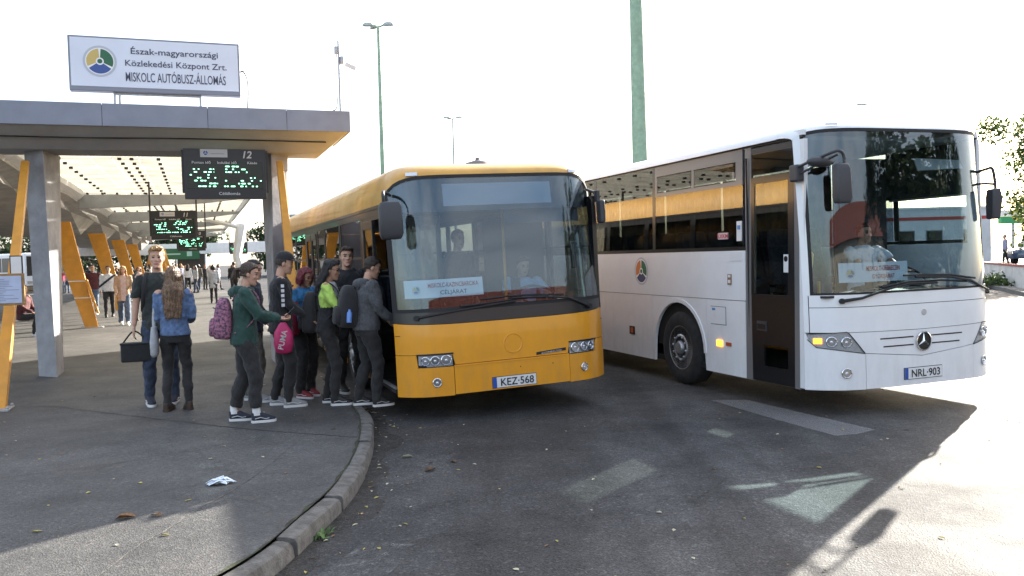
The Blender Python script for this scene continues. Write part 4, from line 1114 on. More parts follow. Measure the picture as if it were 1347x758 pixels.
# side walls
WH = [2.93, 9.1]
for sd in (-1, 1):
    def arch(y):
        z = .282
        for c in WH:
            d = abs(y - c)
            if d < .64: z = max(z, .50 + math.sqrt(.64 ** 2 - d * d))
        return z
    cuts = [1.39, 2.23, 3.65, 4.88, 6.6, 8.35, 9.85, 12.2] if sd < 0 else [.34, 2.23, 3.65, 4.88, 6.6, 8.35, 9.85, 12.2]
    for a, b in zip(cuts[:-1], cuts[1:]):
        Wb.side('side_panel', M_wht, sd, a + .004, b - .004, arch, 1.206, ny=48, nz=3, bevel=0)
    s0 = 1.39 if sd < 0 else .34
    Wb.side('upper_panel', M_wht, sd, s0, 12.2, 1.214, 1.815, out=0.0, tum=tumW, nz=3)
    Wb.side('waist_strip', M_bk, sd, s0, 12.2, 1.818, 1.86, out=.004, tum=tumW)
    Wb.side('inner_liner', M_seam2, sd, s0, 12.15, 1.19, 1.23, out=-.03, th=.02)
    # arch lips
    for c in WH:
        lip = MB(); rg = []
        for k in range(19):
            a = math.pi * k / 18; x0 = -.012 if sd < 0 else XW + .012; x1 = .03 if sd < 0 else XW - .03
            cc, sn = math.cos(a), math.sin(a)
            rg.append([(x0, c + cc*.635, .50 + sn*.635), (x0, c + cc*.685, .50 + sn*.685), (x1, c + cc*.685, .50 + sn*.685), (x1, c + cc*.635, .50 + sn*.635)])
        lip.loft(rg).build('arch_lip', M_wht, WR, smooth=30)
        MB().box(.05 if sd < 0 else XW - .57, .57 if sd < 0 else XW - .05, c - .62, c + .62, .52, 1.16).build('wheel_housing', M_under, WR)
    wins = [(1.44, 3.53), (3.61, 5.46), (5.54, 7.38), (7.46, 9.3), (9.38, 11.2), (11.28, 12.1)] if sd < 0 else [(.5, 1.6), (1.7, 3.53), (3.61, 5.46), (5.54, 7.38), (7.46, 9.3), (9.38, 11.2), (11.28, 12.1)]
    for k, (a, b) in enumerate(wins):
        w_ = Wb.side('window', M_clear if (sd > 0 and k == 0) else M_sideg, sd, a, b, 1.862, 3.02 if k else 2.60, out=-.002, th=.006, tum=tumW)
        Wb.side('window_edge', M_bk, sd, b, b + .075, 1.862, 3.02, out=.0, th=.02, tum=tumW, parent=w_)
        if k == 0:
            for v0, v1 in (((1.60, 2.50), (2.58, 3.46)) if sd < 0 else ((.55, 1.0), (1.05, 1.55))):
                v_ = Wb.side('vent_window', M_tintg, sd, v0, v1, 2.665, 2.875, out=.004, th=.006, tum=tumW, parent=w_)
            for z0_, z1_ in ((2.60, 2.655), (2.885, 3.02)):
                Wb.side('vent_surround', M_silv, sd, a, b, z0_, z1_, out=.002, th=.015, tum=tumW, parent=w_)
            for y0_, y1_ in (((a, 1.58), (2.51, 2.57), (3.47, b)) if sd < 0 else ((a, .54), (1.01, 1.04), (1.56, b))):
                Wb.side('vent_surround', M_silv, sd, y0_, y1_, 2.656, 2.884, out=.002, th=.015, tum=tumW, parent=w_)
    Wb.side('cant_rail', M_bk, sd, .36, 12.2, 3.02, 3.045, out=.0, th=.04, tum=tumW)
    Wb.side('roof_edge', M_wht, sd, .36, 12.2, 3.045, 3.10, out=.0, th=.05, tum=lambda z: .045 + .0 * z)
# details on the near side
def sdet(name, m, y0, y1, z0, z1, out=.006, parent=None): return Wb.side(name, m, -1, y0, y1, z0, z1, out=out, th=.008, tum=tumW, parent=parent)
sdet('side_indicator', M_amber, 1.88, 2.0, .62, .70, .016); sdet('side_reflector', M_amb0, 1.69, 1.80, .64, .685, .01)
sdet('side_reflector', M_amb0, 4.22, 4.30, .62, .70, .012); sdet('reflector_case', M_rub, 4.18, 4.34, .60, .72, .008)
fl = sdet('filler_flap', M_wht, 1.80, 2.12, .90, 1.115, .007)
for a, b, c, d in ((1.795, 2.125, .893, .898), (1.795, 2.125, 1.117, 1.122), (1.795, 1.8, .898, 1.117), (2.12, 2.125, .898, 1.117)): sdet('flap_gap', M_seam2, a, b, c, d, .004, fl)
sdet('flap_sticker', mat('sticker_blue', (.08, .25, .5), .5), 2.02, 2.09, 1.07, 1.10, .010, fl); sdet('flap_sticker', M_plate, 2.0, 2.07, .98, 1.04, .010, fl)
bd = sdet('lamp_badge', mat('badge_brown', (.28, .16, .1), .4), 1.665, 1.745, 1.40, 1.53, .010); sdet('badge_plate', M_plate, 1.68, 1.73, 1.49, 1.52, .013, bd); sdet('badge_plate', M_plate, 1.68, 1.73, 1.42, 1.46, .013, bd)
sdet('notice_sticker', M_plate, 1.44, 1.70, 1.69, 1.80, .006)
for z_ in (1.72, 1.745, 1.77): pass
sdet('window_sticker', M_plate, 1.455, 1.555, 1.93, 2.17, .006)
sdet('window_sticker', mat('sticker_blue2', (.1, .25, .5), .5), 1.48, 1.53, 2.07, 2.12, .016)
pk = sdet('window_sticker', mat('sticker_pink', (.65, .5, .52), .5), 1.74, 1.95, 1.96, 2.04, .006)
text('sticker_print', 'KXKM', M_red, pk, frame_M((-.008 + tumW(2.0), 1.845, 1.975), (0, -1, 0), (0, 0, 1)), .05, 1.2, .02)
logo(WR, frame_M((-.004 + tumW(1.55), 3.94, 1.55), (0, -1, 0), (0, 0, 1)) , .205, (5, 1, 6))
# entrance door
de = bpy.data.objects.new('entrance_door', None); COL.objects.link(de); de.parent = WR; de.empty_display_size = .1
def dpt(name, m, y0, y1, z0, z1, out=.0, th=.03): return Wb.side(name, m, -1, y0, y1, z0, z1, out=out, th=th, tum=tumW, parent=de)
dpt('door_frame', M_silv, .42, .50, .28, 3.0, .004); dpt('door_frame', M_silv, 1.27, 1.39, .28, 3.02, .004)
dpt('door_frame', M_bk, .50, 1.27, 2.93, 3.0, .002); dpt('door_frame', M_bk, .50, 1.27, 2.585, 2.66, .002); dpt('door_frame', M_bk, .50, .60, 1.30, 2.585, .001); dpt('door_frame', M_bk, 1.21, 1.27, 1.30, 2.585, .001)
dpt('door_glass', M_clear, .60, 1.21, 1.32, 2.585, -.006, .006); dpt('door_glass', M_sideg, .50, 1.27, 2.66, 2.93, -.006, .006)
dpt('door_panel', M_bk, .50, 1.27, .72, 1.30, -.001); dpt('door_panel', M_bk, .50, 1.27, .29, .47, -.001)
dpt('door_panel', M_bk, .50, .62, .47, .72, -.001); dpt('door_panel', M_bk, 1.05, 1.27, .47, .72, -.001); dpt('door_glass', M_clear, .62, 1.05, .47, .72, -.006, .006)
hd = dpt('door_handle', M_mir, .98, 1.16, .88, .99, .010, .02); dpt('door_handle', M_bk, 1.0, 1.14, .90, .96, .014, .004)
ns = dpt('no_smoking_sticker', M_plate, .58, .66, 1.56, 1.76, .012, .003)
oo = MB().lathe([(.032, 0), (.032, -.003), (.024, -.003), (.024, 0)], n=24, axis='y').build('sticker_print', M_bk, de); oo.matrix_basis = frame_M((-.014 + tumW(1.7), .62, 1.71), (0, -1, 0), (-1, 0, 0))
MB().tube([(-.008 + tumW(2.2), 1.335, .9), (-.008 + tumW(2.2), 1.335, 2.9)], .012, 6).build('door_seal', M_rub, de)
Wb.side('front_corner', M_wht, -1, .335, .42, .30, 3.0, out=.0, th=.05, tum=tumW)
Wb.side('front_corner', M_wht, 1, .335, .5, 1.2, 3.02, out=.0, th=.05, tum=tumW)
# shell and interior
MB().box(.06, XW - .06, .36, 12.1, .29, .36).build('floor', M_under, WR)
MB().box(.06, XW - .06, 1.9, 12.0, .92, .96).build('cabin_floor', M_intd, WR)
MB().box(.02, XW - .02, 12.1, 12.2, .35, 3.05).build('rear_wall', M_wht, WR, bevel=.04)
dm = MB().grid(lambda u, v: (.5 + 2.03 * u, Wb.yf(.5 + 2.03*u, 1.3) + .04 + v * .55, 1.30 + .03 * math.sin(u * 3.1) * v), 20, 2, lambda u, v: (.5 + 2.03 * u, Wb.yf(.5 + 2.03*u, 1.3) + .04 + v * .55, 1.05))
dm.build('dashboard', M_intd, WR, smooth=40)
MB().box(.12, .6, Wb.yf(.3, 1.3) + .03, .6, 1.28, 1.305).build('dash_shelf', M_intd, WR)
torus((1.86, .80, 1.46), .235, .017, tilt=.55).build('steering_wheel', M_bk, WR, smooth=60)
MB().box(1.2, 1.55, .6, .75, 1.2, 1.5).build('ticket_machine', M_intd, WR, bevel=.02)
MB().box(1.0, 1.2, .5, 1.9, .92, 1.10).build('cab_wall', M_int, WR, bevel=.02)
vz = MB().add([(1.72, .50, 2.82), (2.40, .50, 2.80), (2.40, .44, 2.70), (1.70, .42, 2.67)], [(0, 1, 2, 3)]).build('sun_visor', mat('visor_fabric', (.38, .38, .36), .8), WR)
sm = vz.modifiers.new('t', 'SOLIDIFY'); sm.thickness = .012
mat('curtain_blue', (.03, .035, .09), .95)
m_cur = mat('curtain_grey', (.10, .09, .085), .95, var=.15, vscale=8)
def curtain(y0, y1, z0, z1, x=XW - .13):
    n_c = max(2, int((y1 - y0) / .05))
    pts = [(x + .018 * math.sin(k * 1.9), y0 + (y1 - y0) * k / n_c) for k in range(n_c + 1)]
    MB().add([(a, b, zz) for a, b in pts for zz in (z0, z1)], [(2*k, 2*k+2, 2*k+3, 2*k+1) for k in range(n_c)]).build('curtain', m_cur, WR, smooth=60)
for a_, b_ in ((2.75, 3.55), (3.6, 5.48), (5.52, 7.4), (7.44, 9.3), (9.36, 11.2), (11.26, 12.08)): curtain(a_, b_, 1.84, 2.98)
bl = MB().box(XW - .12, XW - .11, .38, 1.72, 2.40, 3.03).build('roller_blind', mat('blind_dark', (.022, .022, .026), .8), WR)
MB().tube([(XW - .12, .42, 2.39), (XW - .12, 1.66, 2.39)], .012, 8).build('blind_rod', M_steel, bl, smooth=60)
MB().box(1.62, XW - .12, 1.72, 1.75, 1.0, 2.95).build('cab_rear_panel', M_intd, WR)
MB().add([(.16, 1.5 + .04 * k, zz) for k in range(4) for zz in (1.9, 2.9)], [(2*k, 2*k+2, 2*k+3, 2*k+1) for k in range(3)]).build('curtain', MATS['curtain_blue'], WR)
MB().tube([(.28, .62, 1.2), (.30, .55, 1.75), (.24, .75, 1.95)], .018, 8).build('grab_rail', M_pole, WR, smooth=60)
MB().tube([(.34, .5, .9), (.34, .5, 1.45)], .018, 8).build('grab_rail', M_pole, WR, smooth=60)
seats(Wb, (.34, .8, 1.8, 2.26), [2.9 + .82 * k for k in range(11)], .95)
for xx, ww in ((.03, -1), (XW - .03, 1)):
    for yy in WH: wheel(Wb, xx, yy, .505, .28, .008, ww)
MB().loft([[(.55, 5.8, 3.2), (2.05, 5.8, 3.2), (2.05, 9.0, 3.2), (.55, 9.0, 3.2)], [(.62, 6.2, 3.36), (1.98, 6.2, 3.36), (1.98, 8.8, 3.40), (.62, 8.8, 3.40)]]).build('roof_pod', M_wht, WR, bevel=.05, seg=3)

# route boards standing behind the windscreens
def route_board(bus, S_, x0, x1, z0, z1, l1, l2, label, off=-.05):
    M_ = bus.matrix_world
    b = empty('route_board', label=label, cat='route board')
    b.matrix_world = M_
    S_.front('card', M_card, x0, x1, z0, z1, 12, 2, off=off, th=.004, parent=b)
    cx_ = (x0 + x1) / 2 + .08; xm = x0 + (x1 - x0) * .14
    h_ = z1 - z0
    def tm(x, z):
        P_ = S_.S(x, z, off + .004); A = S_.S(x - .25, z, off); Bq = S_.S(x + .25, z, off); U = S_.S(x, z + .1, off)
        return frame_M(P_, Bq - A, U - S_.S(x, z, off))
    w_ = (x1 - x0)
    text('lettering', l1, M_red, b, tm(cx_ + .02, z0 + h_ * .56), h_ * .25, 1, .008, w=w_ * (.64 if len(l1) > 18 else .5))
    text('lettering', l2, M_ink if 'CÉL' in l2 else M_red, b, tm(cx_ + .02, z0 + h_ * .16), h_ * .22, 1, .006, w=w_ * .34)
    logo(b, tm(xm, z0 + h_ * .45) @ Matrix.Translation((0, 0, .001)), h_ * .24, (0, 1, 2))
    return b
route_board(YR, Y, .10, 1.0, 1.405, 1.605, 'MISKOLC-KAZINCBARCIKA', 'CÉLJÁRAT', 'white route board with red lettering behind the yellow bus windscreen')
route_board(WR, Wb, .30, 1.18, 1.44, 1.65, 'MISKOLC-DEBRECEN', 'GYORSJÁRAT', 'white route board behind the white coach windscreen')
# ================================================================== PEOPLE
def skinm(name, c): return mat('skin_' + name, c, .55, var=.06, vscale=30)
SK = {'fair': skinm('fair', (.52, .30, .21)), 'tan': skinm('tan', (.40, .22, .145)), 'dark': skinm('dark', (.25, .135, .09))}
M_eye = mat('eye_dark', (.03, .025, .02), .3); M_brow = mat('brow', (.12, .07, .04), .8); M_lip = mat('lip', (.38, .14, .11), .5)
def cloth(name, c, var=.12, **k): return mat('cloth_' + name, c, k.pop('rough', .88), var=var, vscale=k.pop('vscale', 18), bump=k.pop('bump', .25), bscale=k.pop('bscale', 60), sheen=k.pop('sheen', .15), **k)
def hairm(name, c):
    m = mat('hair_' + name, c, .42, var=.55, vscale=1.0, bump=.7, bscale=1.6)
    nt = m.node_tree; tc_ = [k for k in nt.nodes if k.type == 'TEX_COORD'][0]
    mp_ = nt.nodes.new('ShaderNodeMapping'); mp_.inputs['Scale'].default_value = (70, 70, 7)
    nt.links.new(tc_.outputs['Object'], mp_.inputs['Vector'])
    for k in nt.nodes:
        if k.type == 'TEX_NOISE': nt.links.new(mp_.outputs['Vector'], k.inputs['Vector'])
    return m

def fuse(mb, voxel, name, mats, parent, smooth_it=4, fold=0.0, fscale=9.0, fold2=0.0, zones=None, seed=0.0, cut=None):
    """voxel-fuse overlapping shapes into one continuous surface"""
    me = bpy.data.meshes.new('tmp'); me.from_pydata(mb.v, [], mb.f)
    bm = bmesh.new(); bm.from_mesh(me); bmesh.ops.recalc_face_normals(bm, faces=bm.faces); bm.to_mesh(me); bm.free()
    o = bpy.data.objects.new('tmp', me); COL.objects.link(o)
    r = o.modifiers.new('r', 'REMESH'); r.mode = 'VOXEL'; r.voxel_size = voxel
    sm_ = o.modifiers.new('s', 'SMOOTH'); sm_.factor = .5; sm_.iterations = smooth_it
    dg = bpy.context.evaluated_depsgraph_get()
    out = bpy.data.meshes.new_from_object(o.evaluated_get(dg)); out.name = name
    bpy.data.objects.remove(o); bpy.data.meshes.remove(me)
    n = len(out.vertices)
    co = np.empty(n * 3); out.vertices.foreach_get('co', co); co = co.reshape(-1, 3)
    if fold or fold2:
        no = np.empty(n * 3); out.vertices.foreach_get('normal', no); no = no.reshape(-1, 3)
        x, y, z = (co * fscale).T
        w = (np.sin(z * 1.9 + 1.7 * np.sin(x * .9 + seed) + .8 * np.sin(y * 1.1 - seed)) * .5 + np.sin(z * 3.7 + x * 1.4 + 2.2 * np.sin(y * .8 + seed * 2)) * .35
             + np.sin(x * 2.6 - y * 2.1 + z * 1.2 + seed * 3) * .3)
        h2 = np.sin(x * 7.3 + seed) * np.sin(y * 6.1 + z * 2) * np.sin(z * 5.7 - seed)
        co = co + no * (fold * w + fold2 * h2)[:, None]
        out.vertices.foreach_set('co', co.ravel())
    ob = bpy.data.objects.new(name, out); COL.objects.link(ob); ob.parent = parent
    out.materials.clear()
    for m in (mats if isinstance(mats, (list, tuple)) else [mats]): out.materials.append(m)
    out.polygons.foreach_set('use_smooth', [True] * len(out.polygons))
    if zones:
        f = len(out.polygons); c = np.empty(f * 3); out.polygons.foreach_get('center', c); c = c.reshape(-1, 3)
        out.polygons.foreach_set('material_index', zones(c).astype(np.int32))
    out.update()
    return ob

def v3(*a): return np.array(a, float)
def limb_mid(a, b, L1, L2, pole):
    """elbow / knee position for a two-bone limb bending towards pole"""
    d = b - a; D = np.linalg.norm(d); D2 = min(D, (L1 + L2) * .999); u = d / (D + 1e-9)
    x = (L1 * L1 - L2 * L2 + D2 * D2) / (2 * D2); hgt = math.sqrt(max(0, L1 * L1 - x * x))
    p = pole - u * np.dot(pole, u); p /= np.linalg.norm(p) + 1e-9
    return a + u * x + p * hgt, a + u * D2

def rot_z(a): c, s_ = math.cos(a), math.sin(a); return np.array([[c, -s_, 0], [s_, c, 0], [0, 0, 1]])
def rot_x(a): c, s_ = math.cos(a), math.sin(a); return np.array([[1, 0, 0], [0, c, -s_], [0, s_, c]])
def rot_y(a): c, s_ = math.cos(a), math.sin(a); return np.array([[c, 0, s_], [0, 1, 0], [-s_, 0, c]])

def ell_ring(c, rx, ry, n=16, M=None, sq=2.3):
    out = []
    for k in range(n):
        a = 2 * math.pi * k / n; ca, sa = math.cos(a), math.sin(a)
        q = np.array([rx * abs(ca) ** (2/sq) * (1 if ca >= 0 else -1), ry * abs(sa) ** (2/sq) * (1 if sa >= 0 else -1), 0])
        if M is not None: q = M @ q
        out.append(np.array(c) + q)
    return out

def person(label, loc, face, H=1.72, build=1.0, female=False, skin='fair', lean=0.0, head=(0, 0), feet=None, seat=None,
           hands=None, elbow=None, top=None, sleeves='long', top_m=None, hood=False, hem=.88, bot_m=None, bot='trousers', loose=1.0, shoe_m=None, sole_m=None,
           sock_m=None, hair='short', hair_m=None, cap_m=None, cap=False, voxel=.0085, name='person', group=None, collar_m=None, glasses=False, fist=(False, False), cat='person'):
    """figure facing local +y, x to its right; face = heading in the ground plane (radians, 0 = +Y world, positive turns left)"""
    K = H / 1.75
    root = empty(name, loc, face, label, cat, group)
    fw = .085 if female else .09
    hipz = .93; 
    sit = seat is not None
    if sit: hipz = seat
    hipL, hipR = v3(-fw, 0, hipz), v3(fw, 0, hipz)
    if feet is None: feet = ((-.11, .0, 8), (.11, .04, -8))
    sp = rot_x(-lean)                                     # spine lean forward
    def S(p): return v3(0, 0, hipz) + sp @ (v3(*p) - v3(0, 0, .93))
    shw = (.178 if female else .195) * build
    shL, shR = S((-shw, 0, 1.43)), S((shw, 0, 1.43))
    neck0, neck1 = S((0, -.012, 1.44)), S((0, .008, 1.56))
    Mh = sp @ rot_z(head[0]) @ rot_x(head[1])
    hc = neck1 + sp @ rot_z(head[0]) @ rot_x(head[1]) @ v3(0, .018, .075)
    hs = 1.0
    # ---- legs
    legs = []
    for (hx_, hp) in ((0, hipL), (1, hipR)):
        fx, fy, fr = feet[hx_][:3]; fz = feet[hx_][3] if len(feet[hx_]) > 3 else 0.0
        ank = v3(fx, fy - .03, .085 + fz)
        knee, ank2 = limb_mid(hp, ank, .43, .43, v3(.05 * (1 if hx_ else -1), 1, 0))
        legs.append((hp, knee, ank, R(fr)))
    # ---- arms
    if hands is None: hands = ((-.27, .03, .80), (.27, .03, .80))
    if elbow is None: elbow = ((-.4, -1, -.2), (.4, -1, -.2))
    arms = []
    for k, sh in ((0, shL), (1, shR)):
        el, wr = limb_mid(sh, v3(*hands[k]), .285, .25, v3(*elbow[k]))
        arms.append((sh, el, wr))
    A = MB()
    # torso
    wt = .15 if female else .155
    for_t = [(.88, .155, .105), (.97, .158, .105), (1.08, wt * .88, .095), (1.2, .155, .105), (1.32, .172, .115), (1.40, .165, .1), (1.455, .11, .075)]
    A.loft([ell_ring(S((0, 0, z)), rx * build * .95, ry * build * .95, 16, sp) for z, rx, ry in for_t])
    A.tube([neck0, neck1 + v3(0, 0, .01)], [.058, .052], 12)
    for (hp, kn, an, fr) in legs:
        A.tube([hp + v3(0, 0, .02), hp * .5 + kn * .5, kn, kn * .55 + an * .45 + v3(0, -.012, 0), an], [.078 * build, .060 * build, .042, .040, .034] if bot != 'shorts' else [.085 * build, .072 * build, .054, .052, .036], 12)
        A.ellipsoid(an + rot_z(-fr) @ v3(0, .06, -.045), (.036, .10, .035), 10, 6, rot_z(-fr))
    for i, (sh, el, wr) in enumerate(arms):
        A.ellipsoid(sh, (.062, .062, .062), 10, 6)
        A.tube([sh, sh * .5 + el * .5, el], [.052 * build, .047 * build, .038], 10)
        A.tube([el, el * .6 + wr * .4, wr], [.038, .036, .026], 10)
        # hand: palm, four fingers, thumb
        d = wr - el; d /= np.linalg.norm(d) + 1e-9
        side = np.cross(d, v3(0, 0, 1)) if abs(d[2]) < .85 else v3(0, 1, 0)
        side /= np.linalg.norm(side) + 1e-9
        pn = np.cross(d, side)                      # palm normal
        inw = v3(-wr[0], .4, 0); 
        if np.dot(pn, inw) < 0: pn = -pn
        palm = wr + d * .05
        Mp = np.stack([side, pn, d], 1)
        A.ellipsoid(palm, (.040, .018, .055), 10, 6, Mp)
        curl = 1.15 if fist[i] else .45
        for f in range(4):
            b0 = wr + d * .092 + side * (-.030 + .02 * f)
            L = (.068, .078, .074, .058)[f]
            b1 = b0 + (d * math.cos(curl * .6) + pn * math.sin(curl * .6)) * L * .5
            b2 = b1 + (d * math.cos(curl * 1.5) + pn * math.sin(curl * 1.5)) * L * .5
            A.tube([b0 - d * .02, b0, b1, b2], [.0095, .0095, .0088, .0075], 7)
        sgn = 1 if np.dot(side, v3(0, 1, .3)) > 0 else -1
        t0 = wr + d * .03 + side * .03 * sgn
        A.tube([t0, t0 + d * .035 + side * .018 * sgn + pn * .008, t0 + d * .065 + side * .018 * sgn + pn * .022], [.012, .0105, .008], 7)
    # head
    hm = MB(); Rh = Mh
    def HP(x, y, z): return hc + Rh @ v3(x, y, z)
    fa = .94 if female else 1.0
    prof = [(-.115, .028, .030, .058), (-.100, .044, .046, .042), (-.07, .057, .068, .022), (-.035, .067, .082, .010), (.0, .0735, .092, .0), (.04, .0765, .097, -.004), (.08, .068, .086, -.008), (.108, .045, .058, -.010), (.122, .016, .02, -.010)]
    hm.loft([[hc + Rh @ v3(rx * fa * math.cos(a), oy + ry * math.sin(a), z) for a in [2 * math.pi * k / 18 for k in range(18)]] for z, rx, ry, oy in prof])
    hm.loft([[HP(x, y, z) for x, y, z in ring] for ring in ([(-.008, .083, .018), (.008, .083, .018), (.006, .07, .02), (-.006, .07, .02)], [(-.011, .098, -.01), (.011, .098, -.01), (.014, .07, -.01), (-.014, .07, -.01)], [(-.016, .106, -.030), (.016, .106, -.030), (.018, .07, -.032), (-.018, .07, -.032)], [(-.012, .092, -.040), (.012, .092, -.040), (.012, .07, -.04), (-.012, .07, -.04)])])
    for s_ in (-1, 1):
        hm.ellipsoid(HP(.076 * s_ * fa, -.005, -.005), (.010, .020, .031), 8, 6, Rh)
        hm.ellipsoid(HP(.030 * s_, .084, .028), (.024, .010, .009), 8, 5, Rh)       # brow ridge
        hm.ellipsoid(HP(.042 * s_, .064, -.022), (.02, .018, .02), 8, 5, Rh)        # cheek
    hm.ellipsoid(HP(0, .086, -.064), (.026, .012, .010), 10, 5, Rh)               # lips
    hm.ellipsoid(HP(0, .080, -.098), (.024, .018, .016), 8, 5, Rh)                # chin
    A.add(hm.v, hm.f)
    def zones(c):
        q = (c - hc) @ Rh; z = np.zeros(len(c), int)
        near = (np.abs(q[:, 2]) < .16) & (np.linalg.norm(q, axis=1) < .18)
        for s_ in (-1, 1):
            e = ((q[:, 0] - .030 * s_) / .015) ** 2 + ((q[:, 2] - .008) / .008) ** 2
            z[near & (q[:, 1] > .05) & (e < 1)] = 1
            e = ((q[:, 0] - .031 * s_) / .021) ** 2 + ((q[:, 2] - .030) / .007) ** 2
            z[near & (q[:, 1] > .05) & (e < 1)] = 2
        e = (q[:, 0] / .024) ** 2 + ((q[:, 2] + .064) / .010) ** 2
        z[near & (q[:, 1] > .07) & (e < 1)] = 3
        return z
    # scale all to height
    def sc(mb_): mb_.v = [tuple(np.array(p) * K) for p in mb_.v]; return mb_
    hcK = hc * K
    def zonesK(c): return zones(c / K)
    bodyname = 'body'
    fuse(sc(A), voxel, bodyname, [SK[skin], M_eye, hair_m or M_brow, M_lip], root, 3, zones=zonesK)
    sd = sum(map(ord, label)) % 17
    # ---- trousers / skirt
    Bt = MB(); lo = loose
    Bt.loft([ell_ring(v3(0, 0, hipz - .09), .150 * build * 1.04, .112 * build * 1.05, 16), ell_ring(v3(0, -.005, hipz), .168 * build, .125 * build, 16), ell_ring(S((0, 0, 1.03)), .158 * build, .115 * build, 16, sp)])
    for (hp, kn, an, fr) in legs:
        lowf = {'trousers': 1.0, 'shorts': .0, 'crop': .82, 'tucked': 1.0}[bot]
        if bot == 'shorts': Bt.tube([hp, hp * .5 + kn * .5, kn + v3(0, 0, .03)], [.108 * build, .1 * lo * build, .09 * lo], 14)
        else:
            end = kn + (an - kn) * lowf + v3(0, -.012, -.022 if lowf == 1 else 0)
            Bt.tube([hp, hp * .5 + kn * .5, kn, kn * .5 + end * .5 + v3(0, -.012, 0), end], [.104 * build, .09 * build * (lo*.5+.5), .073 * lo, .069 * lo, .058 * lo if lo > 1 else .050 * lo], 14)
    fuse(sc(Bt), max(voxel, .0085), 'trousers', bot_m, root, 3, fold=.009, fscale=13, fold2=.003, seed=sd)
    # ---- top
    T = MB(); g_ = 1.10
    zt_ = [(hem, .186, .140), (hem + .06, .184, .136), (1.08, .170 if female else .176, .124), (1.2, .170, .122), (1.32, .186, .130), (1.41, .176, .112), (1.465, .105, .082), (1.485, .078, .072)]
    T.loft([ell_ring(S((0, 0, z)), rx * build * (1.04 if hood else 1.0), ry * build * (1.06 if hood else 1.0), 18, sp) for z, rx, ry in zt_])
    sf = 1.16 if hood else 1.0
    for (sh, el, wr) in arms:
        T.ellipsoid(sh + v3(0, 0, -.005), (.07 * sf, .07 * sf, .066 * sf), 10, 6)
        if sleeves == 'long':
            T.tube([sh, sh * .5 + el * .5, el, el * .5 + wr * .5, wr + (wr - el) * .02], [.066 * sf * build, .060 * sf * build, .053 * sf, .047 * sf, .036 * sf], 12)
        elif sleeves == 'short':
            T.tube([sh, sh * .45 + el * .55, sh * .2 + el * .8], [.068 * build, .066 * build, .066 * build], 12)
    if hood:
        T.tube([S((-.10, -.02, 1.47)), S((-.09, -.085, 1.45)), S((0, -.125, 1.43)), S((.09, -.085, 1.45)), S((.10, -.02, 1.47))], [.035, .05, .06, .05, .035], 10)
        T.tube([S((-.09, .03, 1.47)), S((0, .07, 1.45)), S((.09, .03, 1.47))], [.03, .025, .03], 8)
    else:
        T.tube([S((-.07, -.02, 1.475)), S((0, -.065, 1.485)), S((.07, -.02, 1.475)), S((0, .055, 1.455)), S((-.07, -.02, 1.475))], .016, 8)
    tm_ = top_m if isinstance(top_m, (list, tuple)) else [top_m]
    zt = None
    if len(tm_) > 1 and callable(tm_[-1]):
        fnz = tm_[-1]; tm_ = tm_[:-1]; zt = lambda c: fnz(c / K)
    fuse(sc(T), max(voxel, .0085), top or 'jacket', tm_, root, 3, fold=.009, fscale=12, fold2=.004, seed=sd + 2, zones=zt)
    # ---- shoes
    for (hp, kn, an, fr) in legs:
        Mf = rot_z(-fr); base = v3(an[0], an[1], an[2] - .085)
        sole = MB(); up = MB()
        def outline(z, g, l=0.0): return [base + Mf @ v3(x * g, y * (1 + l) + .03, z) for x, y in [(-.036, -.085), (0, -.098), (.036, -.085), (.038, -.02), (.046, .08), (.040, .135), (.02, .165), (0, .17), (-.02, .165), (-.040, .135), (-.046, .08), (-.038, -.02)]]
        sole.loft([outline(.002, 1.03), outline(.014, 1.08, .01), outline(.03, 1.05)])
        up.loft([outline(.028, 1.0), outline(.052, .96, -.03)] + [[base + Mf @ v3(x * g, (y if y < .0 else y * ly) + .03, z) for x, y in [(-.036, -.085), (0, -.098), (.036, -.085), (.038, -.02), (.046, .08), (.040, .135), (.02, .165), (0, .17), (-.02, .165), (-.040, .135), (-.046, .08), (-.038, -.02)]] for z, g, ly in ((.075, .88, .62), (.098, .82, .3), (.112, .80, .2))])
        s_ = fuse(sc(up), .009, 'shoe', shoe_m, root, 2) if voxel < .012 else sc(up).build('shoe', shoe_m, root, smooth=50)
        sc(sole).build('sole', sole_m or shoe_m, s_, smooth=50)
        if voxel < .012 and sole_m is not shoe_m:
            MB().tube([tuple((base + Mf @ v3(sx * .0425, yy + .03, zz)) * K) for yy, zz in ((-.06, .05), (0, .062), (.05, .045), (.09, .05))] if (sx := 1) else [], .0055, 6, flat=.6).build('shoe_stripe', sole_m, s_)
            MB().tube([tuple((base + Mf @ v3(-.0425, yy + .03, zz)) * K) for yy, zz in ((-.06, .05), (0, .062), (.05, .045), (.09, .05))], .0055, 6, flat=.6).build('shoe_stripe', sole_m, s_)
        if sock_m:
            MB().tube([tuple((an + v3(0, -.005, -.0)) * K), tuple((an + v3(0, -.01, .09)) * K)], [.047 * K, .043 * K], 14).build('sock', sock_m, root, smooth=60)
    # ---- hair
    if hair:
        Hm = MB(); 
        def cap_shell(g, zlo, back=0.0, front=.045):
            rings = []
            for z, rx, ry, oy in [(-.07, .058, .055, -.03), (-.03, .071, .075, -.018), (.01, .079, .09, -.012), (.045, .084, .101, -.006), (.085, .077, .093, -.010), (.115, .055, .067, -.012), (.134, .02, .026, -.012)]:
                if z < zlo: continue
                rg = []
                for a in [2 * math.pi * k / 18 for k in range(18)]:
                    y = oy + ry * g * math.sin(a)
                    lim = front + max(0, (z - .045)) * .9
                    if z < .05: y = min(y, -.01 if z < 0 else .02)
                    elif z < .09: y = min(y, front + .045)
                    rg.append(hc + Rh @ v3(rx * g * math.cos(a), y, z))
                rings.append(rg)
            Hm.loft(rings)
